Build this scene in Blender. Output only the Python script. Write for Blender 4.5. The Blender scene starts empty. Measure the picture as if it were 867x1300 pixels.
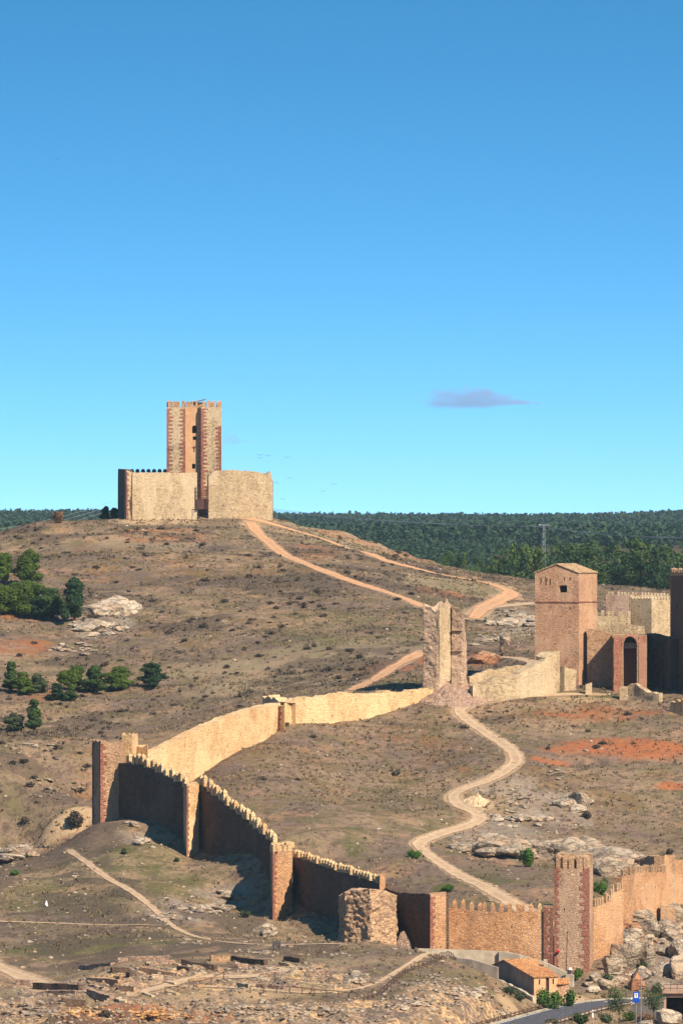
import bpy, math, random
import numpy as np
R = math.radians
rng = np.random.default_rng(7)
random.seed(7)
sc = bpy.context.scene
col = sc.collection

# ------------------------------------------------------------------ survey
# Sight lines read off the photograph give bearings and heights; every point
# gets its own distance D (metres from the camera) and lands in world space.
F = 7200.0; CX = 433.5; HY = 700.0
_a = [400, 520, 560, 600, 645, 700, 800, 850, 1000, 1130, 1160, 1400, 2000, 9000]
_b = [430, 540, 572, 600, 632, 668, 725, 755, 860, 960, 982, 1220, 2000, 9000]
def RD(D): return float(np.interp(D, _a, _b))
def W(px, py, D):
    d = RD(D)
    return ((px - CX) / F * d, d, (HY - py) / F * d)

# ------------------------------------------------------------------ noise
def _h(i, j, s):
    i = np.asarray(i).astype(np.int64); j = np.asarray(j).astype(np.int64)
    n = (i * 374761393 + j * 668265263 + s * 974634777) & 0x7fffffff
    n = ((n ^ (n >> 13)) * 1274126177) & 0x7fffffff
    n = (n ^ (n >> 16)) & 0x7fffffff
    return n / 0x7fffffff
def vn(x, y, s=0):
    x = np.asarray(x, float); y = np.asarray(y, float)
    i = np.floor(x); j = np.floor(y); u = x - i; v = y - j
    u = u * u * (3 - 2 * u); v = v * v * (3 - 2 * v)
    a = _h(i, j, s); b = _h(i + 1, j, s); c = _h(i, j + 1, s); d = _h(i + 1, j + 1, s)
    return (a * (1 - u) + b * u) * (1 - v) + (c * (1 - u) + d * u) * v
def fbm(x, y, s=0, o=4):
    r = 0; a = .5; t = 0
    for k in range(o):
        r = r + a * vn(x * 2 ** k + 17.3 * k, y * 2 ** k + 5.1 * k, s + k); t += a; a *= .5
    return r / t
def sm(e0, e1, x):
    t = np.clip((x - e0) / (e1 - e0), 0, 1); return t * t * (3 - 2 * t)

# ------------------------------------------------------------------ terrain
CP = [
 # left edge
 (-60,1300,526),(-60,1230,562),(-60,1120,655),(-60,1070,695),(-60,930,812),(-60,800,925),(-60,745,1030),
 (0,1300,530),(0,1262,548),(0,1240,562),(0,1200,600),(0,1150,640),(0,1110,668),(0,1075,700),(0,1040,750),(0,1000,755),(0,930,815),
 (0,870,870),(0,800,930),(0,760,975),(0,720,1030),(0,712,1062),(0,700,1085),
 (60,1085,690),(60,1052,742),(60,1000,757),(60,668,1105),(40,678,1096),(78,660,1112),
 (80,1300,526),(80,1262,545),(80,1245,556),(80,1230,572),(80,1180,612),(80,1120,655),(100,1028,770),(100,1070,684),(60,1080,694),
 (140,1300,524),(140,1258,544),(140,1225,556),(150,1200,585),(150,1150,632),(150,1100,662),(150,1062,684),(120,1048,690),(180,1065,682),
 (100,980,775),(100,930,820),(130,870,880),(120,800,942),(120,740,1012),(120,700,1068),(130,665,1118),(150,661,1125),
 (200,870,872),(200,800,938),(200,740,1008),(200,700,1064),(200,672,1110),
 (230,1180,612),(230,1130,645),(210,1075,672),(240,1092,674),(230,1215,562),(230,1250,545),(230,1300,522),
 (300,1300,522),(300,1250,543),(300,1218,558),(300,1195,598),(300,1160,632),(300,1135,652),(345,1172,640),(390,1192,620),(430,1200,606),
 # inside the wall
 (255,1010,703),(300,1040,684),(345,1075,655),(400,1090,652),(470,1108,640),(520,1125,634),(330,1010,700),(400,1040,682),
 (230,1015,704),(270,985,720),(315,955,738),(360,922,765),(450,908,786),(550,882,800),(400,960,745),(480,960,752),(450,1000,722),(520,1050,680),
 # outside, behind
 (200,925,818),(250,905,825),(300,890,835),(330,880,850),(400,868,858),(300,830,900),(300,760,980),(300,700,1070),(300,672,1115),
 (450,862,858),(450,820,900),(450,760,975),(450,720,1040),(450,698,1090),(400,690,1100),(520,850,862),(540,800,928),(530,740,1020),(500,712,1100),
 # tower plateau
 (200,661,1126),(250,656,1135),(300,656,1138),(345,656,1142),
 # crest of the saddle
 (370,669,1150),(400,671,1160),(430,674,1162),(395,676,1135),(480,696,1155),(520,712,1150),(560,722,1140),(620,730,1130),(675,738,1120),(760,745,1110),(867,750,1100),
 (600,760,1010),(640,745,1050),(690,755,1050),(600,800,930),(640,790,950),(640,830,885),(600,860,830),(690,850,850),
 # mound in front
 (360,1300,520),(370,1250,541),(370,1215,560),(450,1300,518),(450,1250,540),(450,1215,558),(450,1200,566),(510,1203,566),(540,1250,540),(560,1216,562),
 (600,1300,522),(600,1265,540),(600,1232,560),(640,1300,534),(640,1280,546),(625,1240,566),
 # foot of the front wall
 (500,1208,600),(550,1210,600),(600,1216,599),(660,1225,597),(728,1240,592),(770,1238,596),
 (630,1245,575),(675,1270,566),(710,1268,570),(660,1300,545),(740,1275,570),(800,1275,572),(867,1285,566),(740,1300,552),(800,1300,550),(867,1310,545),
 (920,1285,566),(930,1150,640),(930,1000,730),(930,900,790),
 # inside front wall
 (560,1140,624),(600,1145,622),(660,1150,618),(700,1150,618),(740,1130,630),(780,1110,645),(600,1090,660),(580,1020,705),(620,960,745),(640,930,770),(600,900,790),
 (690,1110,645),(680,1080,672),(720,1000,725),(740,930,770),(740,890,798),(717,870,818),(640,885,800),
 (790,1230,602),(820,1210,610),(867,1200,615),(800,1165,628),(835,1155,638),(867,1150,645),(867,1095,672),(820,1060,700),(867,1000,730),(867,930,772),(867,895,792),(800,880,812),
]
P = [W(*c) for c in CP]
P += [(-31.5, 687, -37), (-38, 692, -37.5)]
P += [(-40,1000,0),(-5,1020,-3),(-60,990,-6),(20,1030,-8),(60,1030,-12),(-30,1060,-6),(-70,985,-8),(30,1100,-11),(-80,1100,-9),(80,1100,-12),
      (40,770,-13),(60,780,-12),(50,850,-10),(70,900,-10),(95,800,-12),(95,650,-38),(95,600,-44),(95,950,-10),
      (-100,950,-6),(-100,850,-16),(-100,750,-28),(-100,650,-37),(-100,560,-43)]
P += [(x, 1180, -12) for x in (-100, 0, 100)] + [(x, 1260, -13) for x in (-100, 0, 100)]
P += [(x, 500, -50) for x in (-90, -45, 0, 45, 90)]
P = np.array(P)
def _phi(r2): return 0.5 * r2 * np.log(r2 + 1e-9)
_n = len(P)
_X = P[:, :2] / 100.0
_K = _phi(((_X[:, None] - _X[None]) ** 2).sum(-1)) + np.eye(_n) * 2e-4
_Q = np.c_[np.ones(_n), _X]
_w = np.linalg.solve(np.block([[_K, _Q], [_Q.T, np.zeros((3, 3))]]), np.r_[P[:, 2], 0, 0, 0])
def tps(x, y):
    x = np.asarray(x, float); y = np.asarray(y, float); sh = x.shape
    x = x.ravel() / 100; y = y.ravel() / 100
    out = _w[_n] + _w[_n + 1] * x + _w[_n + 2] * y
    for k in range(_n):
        out += _w[k] * _phi((x - _X[k, 0]) ** 2 + (y - _X[k, 1]) ** 2)
    return out.reshape(sh)
def spaced(lo, f0, f1, hi, ds, g=1.13):
    m = list(np.arange(f0, f1, ds)); s = ds; v = f1
    while v < hi: m.append(v); s *= g; v += s
    m.append(hi)
    s = ds; v = f0 - ds; l = []
    while v > lo: l.append(v); s *= g; v -= s
    l.append(lo)
    return np.array(l[::-1] + m)
GX = spaced(-3000, -78, 78, 3000, .65)
GY = spaced(-400, 525, 1000, 6500, .6, 1.035)
XX, YY = np.meshgrid(GX, GY)
cx = np.clip(XX, -92, 92); cy = np.clip(YY, 505, 1250)
Z = tps(cx, cy)
near = np.interp(YY, [-400, 0, 10, 240, 420, 500], [-2, -1.7, -3, -60, -58, -50])
far = np.interp(YY, [1000, 1250, 1400, 1600, 2000, 2250, 2700, 3300, 3800, 4500, 6500], [-13, -13, -11, -7, 1, 3, 8, 15, 19, 17, 14])
far = far + (fbm(XX / 420, YY / 420, 5) - .5) * 5 * sm(1250, 2400, YY) + np.clip(-XX, 0, 300) / 300 * 2.5 * sm(2000, 3500, YY)
Z = Z * (1 - sm(1150, 1280, YY)) + far * sm(1150, 1280, YY)
Z = np.where(YY < 505, near * (1 - sm(430, 505, YY)) + Z * sm(430, 505, YY), Z)
Z += (fbm(XX / 120, YY / 120, 9) - .5) * 26 * sm(95, 330, np.abs(XX)) * sm(350, 520, YY)
# creases and lumps of the ground
Z0 = Z.copy()
_c = Z0 / 1.5 + fbm(XX / 40, YY / 40, 61, 3) * 2.2
Z += .16 * np.sin(2 * np.pi * _c) * sm(.42, .6, fbm(XX / 30, YY / 30, 62, 3)) * sm(540, 620, YY) * (1 - sm(1100, 1200, YY))
amp = .55 * sm(480, 520, YY) * (1 - sm(1300, 1500, YY))
Z += (fbm(XX / 9, YY / 7, 1, 4) - .5) * 1.9 * amp
Z += (fbm(XX / 2.4, YY / 2.0, 2, 3) - .5) * .75 * amp
def Hs(x, y):
    x = np.asarray(x, float); y = np.asarray(y, float)
    i = np.clip(np.searchsorted(GX, x) - 1, 0, len(GX) - 2); j = np.clip(np.searchsorted(GY, y) - 1, 0, len(GY) - 2)
    u = (x - GX[i]) / (GX[i + 1] - GX[i]); v = (y - GY[j]) / (GY[j + 1] - GY[j])
    return (Z[j, i] * (1 - u) + Z[j, i + 1] * u) * (1 - v) + (Z[j + 1, i] * (1 - u) + Z[j + 1, i + 1] * u) * v
def hit(px, py, d0=500, d1=2400):
    d = np.arange(d0, d1, .5)
    z = (HY - py) / F * d
    k = np.argmax(Hs((px - CX) / F * d, d) >= z)
    if k == 0: k = len(d) - 1
    y = d[k]; x = (px - CX) / F * y
    return float(x), float(y), float(Hs(x, y))
def seg_d(x, y, pts):
    best = np.full(np.shape(x), 1e9)
    for (ax, ay), (bx, by) in zip(pts[:-1], pts[1:]):
        dx, dy = bx - ax, by - ay; L = dx * dx + dy * dy + 1e-9
        t = np.clip(((x - ax) * dx + (y - ay) * dy) / L, 0, 1)
        best = np.minimum(best, np.hypot(x - ax - t * dx, y - ay - t * dy))
    return best
def smooth_line(pts, n=3):
    p = np.array(pts, float)
    for _ in range(n):
        q = [p[0]]
        for a, b in zip(p[:-1], p[1:]): q += [a * .75 + b * .25, a * .25 + b * .75]
        q.append(p[-1]); p = np.array(q)
    return p
# gullied front of the mound (bottom of the frame)
def ell(cx_, cy_, rx, ry, d0=500):
    """world-space soft ellipse round the spot seen at (cx_,cy_)"""
    x, y, z = hit(cx_, cy_, d0)
    ex = rx / F * y
    y2 = hit(cx_, cy_ - ry, d0)[1]; y1 = hit(cx_, cy_ + ry, d0)[1]
    ey = max(1.5, min(abs(y2 - y), abs(y1 - y)) if ry > 4 else max(abs(y2 - y), abs(y1 - y)))
    ey = min(ey, 40)
    q = np.sqrt(((XX - x) / ex) ** 2 + ((YY - y) / ey) ** 2)
    return 1 - sm(.55, 1.25, q)
ero = np.zeros_like(Z)
for e in [(40,1290,90,25),(150,1290,80,22),(260,1290,80,22),(350,1290,80,20),(470,1290,90,25),(570,1280,60,30),(610,1290,50,30),(200,1245,120,20),(90,1262,80,18),(330,1240,110,20),(430,1250,70,16)]: ero = np.maximum(ero, ell(*e))
Z += -np.abs(fbm(XX / 3.2, YY / 5, 21, 4) - .5) * 4.4 * ero + .6 * ero
rk = np.zeros_like(Z)
for e in [(130,790,55,32),(640,1070,90,42),(740,1085,75,30),(700,1030,75,34),(640,1000,60,25),(650,790,50,28),(600,870,40,20),(230,1160,70,18),(280,1140,60,22),
          (830,1210,55,70),(10,1090,30,20),(170,1065,35,14),(100,830,60,22,.5),(60,960,110,40,.35)]: rk = np.maximum(rk, ell(*e[:4]) * (e[4] if len(e) > 4 else .85))
Z += (np.abs(fbm(XX / 2.6, YY / 2.6, 31, 4) - .5) * 2.2 - .2) * rk

PATHS = [
 ('path', [(690,1172),(655,1148),(610,1124),(570,1104),(538,1084),(528,1070),(556,1056),(604,1042),(612,1034),(580,1022),(573,1010),(588,1001),(622,990),(650,975),(657,962),(640,946),(615,930),(588,912),(580,902),(600,893),(640,888),(700,885),(760,884)], 2.0),
 ('path', [(85,1076),(110,1098),(150,1120),(190,1145),(215,1168),(250,1188),(300,1197),(345,1200)], .95),
 ('path', [(-20,1170),(60,1173),(130,1176),(200,1174)], .8),
 ('path', [(-30,1214),(0,1226),(30,1240),(62,1252)], 3.2),
 ('dirt_road', [(318,663),(330,680),(350,697),(380,714),(440,735),(490,752),(540,773)], 2.3),
 ('dirt_road', [(262,655),(320,662),(370,674),(430,690),(480,709),(520,721),(560,731),(610,738),(645,747),(650,755),(630,764),(612,773),(600,785)], 3.0),
 ('dirt_road', [(448,876),(490,852),(538,829)], 2.4),
 ('path', [(700,768),(665,767),(630,770),(605,778)], 2.2),
 ('path', [(700,852),(670,842),(645,834),(620,832)], 1.8),
 ('path', [(345,1201),(400,1199),(440,1200)], 1.5),
 ('path', [(170,1260),(205,1250),(240,1241),(275,1236),(340,1231),(372,1228)], 1.5),
 ('path', [(215,1246),(300,1250),(380,1262),(440,1264),(480,1250),(520,1228),(600,1226),(640,1240)], .7),
]
PW = []
for nm, pts, w in PATHS:
    q = [hit(*p)[:2] for p in pts]
    PW.append((nm, smooth_line(q, 3), w))
ROADC = [(540,1336),(590,1322),(640,1306),(690,1291),(740,1277),(790,1270),(850,1269),(960,1280)]
roadW = smooth_line([((px - CX) / (py - HY) * 46.0, 46.0 * F / (py - HY)) for px, py in ROADC], 3)
ROADW = 5.0
# level the road bed
zr = Hs(roadW[:, 0], roadW[:, 1]) * .15 + -46.0 * .85; zr = np.convolve(np.r_[[zr[0]] * 8, zr, [zr[-1]] * 8], np.ones(17) / 17, 'valid')
dr = np.full(Z.shape, 1e9); zt = np.zeros_like(Z)
box = (np.abs(XX) < 90) & (YY > 480) & (YY < 640)
ii = np.where(box)
dd = np.hypot(XX[ii][:, None] - roadW[None, :, 0], YY[ii][:, None] - roadW[None, :, 1])
kk = dd.argmin(1); dmin = seg_d(XX[ii], YY[ii], roadW)
wgt = 1 - sm(ROADW / 2 + .5, ROADW / 2 + 2.6, dmin)
Z[ii] = Z[ii] * (1 - wgt) + (zr[kk] - .12) * wgt

pathmask = np.zeros_like(Z)
for nm, q, w in PW:
    lo = q.min(0) - 12; hi = q.max(0) + 12
    ii = np.where((XX > lo[0]) & (XX < hi[0]) & (YY > lo[1]) & (YY < hi[1]))
    d = seg_d(XX[ii], YY[ii], q)
    pathmask[ii] = np.maximum(pathmask[ii], 1 - sm(w * .38, w * .8, d))
    bl_ = 1 - sm(w * .6, w * 2.2, d); Z[ii] = Z[ii] * (1 - bl_) + (Z0[ii] + .1) * bl_
    Z[ii] -= .10 * (1 - sm(w * .3, w * .9, d))

def masks(lst):
    m = np.zeros_like(Z)
    for e in lst: m = np.maximum(m, ell(*e[:4]) * (e[4] if len(e) > 4 else 1))
    return m
m_red = masks([(165,1290,75,18,1),(250,1297,60,10,.8),(795,950,95,20),(720,955,45,8,.7),(850,1000,22,7),(700,968,35,7,.9),(835,1090,40,10,.4),(640,910,40,14,.35),(760,905,90,14,.65),(120,1288,60,18),(190,1290,45,15,.9),(260,1294,40,10,.8),(60,1280,40,8,.5),
               (500,700,60,7,.5),(430,680,50,6,.55),(560,752,40,4,.9),(20,775,45,14,.6),(20,820,60,20,.6),(40,880,70,12,.45),(490,850,50,14,.7),(540,838,12,10,.9),(610,838,30,14,.8),
               (210,680,80,12,.6),(130,700,60,14,.3),(280,800,120,30,.25),(400,700,40,16,.5),(500,930,60,14,.45),(420,925,60,12,.3),(810,1150,20,40,.8),(785,1200,10,40,.8),(820,1190,40,30,.8),(800,1240,16,20,.7),(300,720,260,60,.28),(200,950,160,60,.3),(560,960,60,40,.3),(330,1000,60,30,.25),(760,900,100,20,.4),(350,960,120,40,.25),(700,1000,120,60,.3)])
m_tan = masks([(250,1240,170,16,.55),(400,1232,60,10,.5),(75,1050,50,16),(100,1035,30,14),(600,1022,30,10),(240,662,110,6,.8),(300,657,60,6,.9),(590,1280,50,22,.75),(560,1262,50,14,.7),(650,1285,25,14,.6),(470,1290,60,12,.5),(300,1260,140,12,.6),(250,1235,140,10,.6),
               (640,745,30,10,.6),(600,780,50,10,.5),(650,765,40,10,.6),(740,888,60,6,.5),(200,1062,30,6,.4),(720,1268,50,8,.8),(690,1262,30,8,.6),(560,880,60,10,.5),(140,760,50,20,.35),(640,1010,60,40,.4)])
m_green = masks([(90,1140,110,40,.5),(150,1110,110,40,.45),(170,1090,90,25,.55),(200,1120,90,25,.5),(100,1200,120,20,.75),(180,1190,80,16,.6),(300,1170,50,12,.5),(420,800,130,40,.45),(560,780,70,30,.4),(400,730,60,20,.4),(500,870,60,10,.5),(560,1128,16,7,1),(525,1085,12,6,1),
                 (450,1060,20,40,.6),(610,1120,50,16,.6),(560,1050,40,24,.4),(500,1000,80,40,.3),(540,930,60,14,.4),(700,1150,40,10,.6),(560,800,90,30,.35),(700,882,120,5,.7),(600,745,70,12,.4),(160,760,100,30,.2),(50,940,100,20,.2),(780,1245,15,10,.8),(590,1200,50,10,.3),(250,735,90,12,.35),(60,680,60,12,.3)])
heath = sm(.46, .62, fbm(XX / 18 + 40, YY / 18, 75, 3)) * sm(.35, .6, fbm(XX / 5, YY / 5, 76, 3))
heath = np.maximum(heath * np.where((YY < 712) & (XX > np.interp(YY, [600, 667, 712], [0, -27, -14])), .25, 1), masks([(400,747,60,18,.9),(170,790,50,12,.6),(240,835,60,14,.6),(120,870,50,10,.6),(480,690,30,5,.8),(330,880,50,8,.5),(60,990,40,20,.6),(450,870,30,5,.7)]) * sm(.3, .6, fbm(XX / 4, YY / 4, 77, 3)))
m_rock = np.clip(rk + ero * .45, 0, 1)
frst = sm(1850, 1950, YY) + sm(1150, 1230, YY) * (1 - sm(1900, 2050, YY)) * .8
m_pale = masks([(430,690,160,22,.35),(400,672,40,6,.7),(470,690,60,5,.6),(450,681,60,4,.9),(400,672,40,4,.9),(560,740,100,16,.5),(450,830,140,30,.45),(330,870,120,14,.6),(280,850,100,12,.5),(90,1250,120,10,.5),(420,1220,120,10,.4),(200,690,90,10,.5),(330,940,0.1,0.1,0)])

nx, ny = len(GX), len(GY)
def big_mesh(name, V, Fq, k=4):
    me = bpy.data.meshes.new(name)
    me.vertices.add(len(V)); me.vertices.foreach_set('co', np.asarray(V, np.float32).ravel())
    nf = len(Fq); me.loops.add(nf * k); me.polygons.add(nf)
    me.loops.foreach_set('vertex_index', np.asarray(Fq, np.int32).ravel())
    me.polygons.foreach_set('loop_start', np.arange(nf, dtype=np.int32) * k)
    me.polygons.foreach_set('loop_total', np.full(nf, k, np.int32))
    me.update(calc_edges=True); me.validate()
    return me
idx = np.arange(nx * ny).reshape(ny, nx)
Fq = np.stack([idx[:-1, :-1], idx[:-1, 1:], idx[1:, 1:], idx[1:, :-1]], -1).reshape(-1, 4)
gme = big_mesh('ground', np.stack([XX, YY, Z], -1).reshape(-1, 3), Fq)
gme.polygons.foreach_set('use_smooth', np.ones(len(Fq), bool))
def col_attr(me, name, r, g, b, a=None):
    at = me.color_attributes.new(name, 'FLOAT_COLOR', 'POINT')
    a = np.ones_like(r) if a is None else a
    at.data.foreach_set('color', np.stack([r, g, b, a], -1).astype(np.float32).ravel())
col_attr(gme, 'soils', m_red, m_tan, m_green)
col_attr(gme, 'cover', m_rock, np.clip(frst, 0, 1), m_pale)
col_attr(gme, 'worn', pathmask, ero, heath)
# ------------------------------------------------------------------ materials
def new_mat(name):
    m = bpy.data.materials.new(name); m.use_nodes = True
    nt = m.node_tree; nt.nodes.clear()
    o = nt.nodes.new('ShaderNodeOutputMaterial'); b = nt.nodes.new('ShaderNodeBsdfPrincipled')
    b.inputs['Roughness'].default_value = .9
    b.inputs['Specular IOR Level'].default_value = .15
    nt.links.new(b.outputs[0], o.inputs[0])
    return m, nt, b
class N:
    def __init__(s, nt): s.nt = nt
    def L(s, a, b): s.nt.links.new(a, b)
    def put(s, sock, v):
        if isinstance(v, bpy.types.NodeSocket): s.nt.links.new(v, sock)
        elif isinstance(v, (tuple, list)) and len(v) == 3 and sock.type == 'RGBA': sock.default_value = (*v, 1)
        else: sock.default_value = v
    def pos(s, sx=1, sy=1, sz=1, src='Position'):
        g = s.nt.nodes.new('ShaderNodeNewGeometry') if src == 'Position' else s.nt.nodes.new('ShaderNodeTexCoord')
        m = s.nt.nodes.new('ShaderNodeVectorMath'); m.operation = 'MULTIPLY'
        s.L(g.outputs[src], m.inputs[0]); m.inputs[1].default_value = (sx, sy, sz); return m.outputs[0]
    def noise(s, vec, scale, detail=4, rough=.6, dist=0, out=0):
        n = s.nt.nodes.new('ShaderNodeTexNoise'); s.L(vec, n.inputs['Vector'])
        n.inputs['Scale'].default_value = scale; n.inputs['Detail'].default_value = detail
        n.inputs['Roughness'].default_value = rough; n.inputs['Distortion'].default_value = dist
        return n.outputs[out]
    def vor(s, vec, scale, feat='F1', out=0, rnd=1):
        n = s.nt.nodes.new('ShaderNodeTexVoronoi'); n.feature = feat; s.L(vec, n.inputs['Vector'])
        n.inputs['Scale'].default_value = scale; n.inputs['Randomness'].default_value = rnd
        return n.outputs[out]
    def ramp(s, f, lo, hi, a=0, b=1):
        n = s.nt.nodes.new('ShaderNodeMapRange'); n.interpolation_type = 'SMOOTHSTEP'
        s.put(n.inputs[0], f)
        for k, v in zip((1, 2, 3, 4), (lo, hi, a, b)): n.inputs[k].default_value = v
        return n.outputs[0]
    def mix(s, f, a, b, mode='MIX'):
        n = s.nt.nodes.new('ShaderNodeMix'); n.data_type = 'RGBA'; n.blend_type = mode
        s.put(n.inputs[0], f); s.put(n.inputs[6], a); s.put(n.inputs[7], b); return n.outputs[2]
    def math(s, op, a, b=0.0, clamp=False):
        n = s.nt.nodes.new('ShaderNodeMath'); n.operation = op; n.use_clamp = clamp
        s.put(n.inputs[0], a); s.put(n.inputs[1], b); return n.outputs[0]
    def bump(s, h, dist=.1, strength=1, nrm=None):
        n = s.nt.nodes.new('ShaderNodeBump'); n.inputs['Distance'].default_value = dist
        n.inputs['Strength'].default_value = strength; s.L(h, n.inputs['Height'])
        if nrm is not None: s.L(nrm, n.inputs['Normal'])
        return n.outputs[0]
    def attr(s, name):
        a = s.nt.nodes.new('ShaderNodeAttribute'); a.attribute_name = name
        q = s.nt.nodes.new('ShaderNodeSeparateColor'); s.L(a.outputs['Color'], q.inputs[0]); return q.outputs
    def objrand(s):
        return s.nt.nodes.new('ShaderNodeObjectInfo').outputs['Random']

def ground_material():
    m, nt, b = new_mat('ground'); n = N(nt); p = n.pos()
    big = n.noise(p, .035, 4, .6); mid = n.noise(p, .22, 4, .65); fine = n.noise(p, 1.6, 4, .7); grain = n.noise(p, 6, 3, .75)
    straw = (.25, .172, .104); umber = (.070, .048, .038); mauve = (.150, .106, .080); olive = (.135, .108, .054); ochre = (.37, .20, .105)
    c = n.mix(n.ramp(big, .4, .6), mauve, straw)
    c = n.mix(n.ramp(mid, .42, .66), c, olive)
    c = n.mix(n.math('MULTIPLY', n.ramp(n.noise(n.pos(1, 1, 1), .16, 6, .75), .5, .64), .42), c, ochre)
    c = n.mix(n.math('MULTIPLY', n.ramp(n.noise(p, .75, 5, .7), .5, .62), .65), c, umber)
    c = n.mix(n.math('MULTIPLY', n.ramp(fine, .5, .64), .6), c, umber)
    c = n.mix(n.math('MULTIPLY', n.ramp(grain, .56, .72), .6), c, (.30, .22, .14))
    A = n.attr('soils'); B = n.attr('cover'); C = n.attr('worn')
    jit = n.math('SUBTRACT', n.math('ADD', n.math('MULTIPLY', mid, .6), n.math('MULTIPLY', fine, .7)), .65)
    def msk(s, k=1.0): return n.ramp(n.math('ADD', s, n.math('MULTIPLY', jit, k)), .35, .7)
    c = n.mix(n.math('MULTIPLY', n.ramp(n.math('ADD', B[2], n.math('MULTIPLY', jit, 1.2)), .15, .6), .75), c, (.25, .19, .115))
    c = n.mix(n.math('MULTIPLY', n.ramp(n.math('ADD', A[2], n.math('MULTIPLY', jit, 1.4)), .2, .85), .8), c, n.mix(fine, (.045, .06, .014), (.11, .105, .04)))
    c = n.mix(n.math('MULTIPLY', n.ramp(n.math('ADD', A[0], n.math('MULTIPLY', jit, 2.4)), .25, 1.05), .85), c, n.mix(n.ramp(fine, .3, .7), (.40, .125, .042), (.24, .085, .04)))
    c = n.mix(n.math('MULTIPLY', n.ramp(n.math('ADD', A[1], n.math('MULTIPLY', jit, 1.2)), .2, .8), .85), c, n.mix(fine, (.48, .33, .19), (.33, .22, .125)))
    rockc = n.mix(n.ramp(fine, .35, .65), (.36, .30, .24), (.17, .135, .11))
    c = n.mix(n.math('MULTIPLY', n.ramp(n.math('ADD', B[0], n.math('MULTIPLY', jit, 1.6)), .6, 1.0), .7), c, rockc)
    # eroded front: pink, ochre and grey earth
    er = n.mix(n.ramp(n.noise(p, .12, 5, .65), .40, .56), (.30, .20, .14), (.54, .33, .16))
    er = n.mix(n.math('MULTIPLY', n.ramp(n.noise(p, .5, 5, .7), .46, .58), .7), er, (.10, .075, .055))
    er = n.mix(n.math('MULTIPLY', n.ramp(fine, .42, .58), .8), er, (.09, .068, .052))
    er = n.mix(n.math('MULTIPLY', n.ramp(grain, .55, .68), .7), er, (.46, .38, .29))
    c = n.mix(n.math('MULTIPLY', n.ramp(n.math('ADD', C[1], n.math('MULTIPLY', jit, .8)), .25, .75), n.math('SUBTRACT', 1.0, n.math('MULTIPLY', A[0], .8))), c, er)
    c = n.mix(n.ramp(n.math('ADD', C[0], n.math('MULTIPLY', jit, .5)), .35, .75), c, n.mix(fine, (.42, .29, .175), (.32, .21, .125)))
    c = n.mix(n.math('MULTIPLY', n.ramp(n.math('ADD', C[2], n.math('MULTIPLY', jit, 1.0)), .2, .8), .7), c, (.085, .062, .047))
    c = n.mix(B[1], c, n.mix(mid, (.05, .045, .025), (.10, .07, .035)))
    n.L(c, b.inputs['Base Color'])
    h = n.math('ADD', n.math('MULTIPLY', fine, .8), n.math('MULTIPLY', grain, .35))
    n.L(n.bump(h, .35, 1), b.inputs['Normal']); b.inputs['Roughness'].default_value = 1
    b.inputs['Specular IOR Level'].default_value = .05
    return m
def path_material(name, c1, c2):
    m, nt, b = new_mat(name); n = N(nt); p = n.pos()
    f = n.noise(p, 1.1, 4, .65); g = n.noise(p, 5, 3, .7)
    A = n.attr('edge')
    c = n.mix(n.ramp(f, .35, .65), c1, c2)
    c = n.mix(n.math('MULTIPLY', n.ramp(g, .58, .7), .5), c, tuple(v * .55 for v in c2))
    rut = n.ramp(n.math('ABSOLUTE', n.math('SUBTRACT', A[1], .42)), .0, .14, 1, 0)
    c = n.mix(n.math('MULTIPLY', rut, .45), c, tuple(min(.7, v * 1.25) for v in c1))
    n.L(c, b.inputs['Base Color'])
    al = n.ramp(n.math('ADD', A[0], n.math('MULTIPLY', n.math('SUBTRACT', n.noise(p, .7, 5, .75), .5), 2.4)), .2, .8)
    n.L(al, b.inputs['Alpha'])
    n.L(n.bump(n.math('ADD', f, n.math('MULTIPLY', g, .3)), .1), b.inputs['Normal'])
    return m
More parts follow.
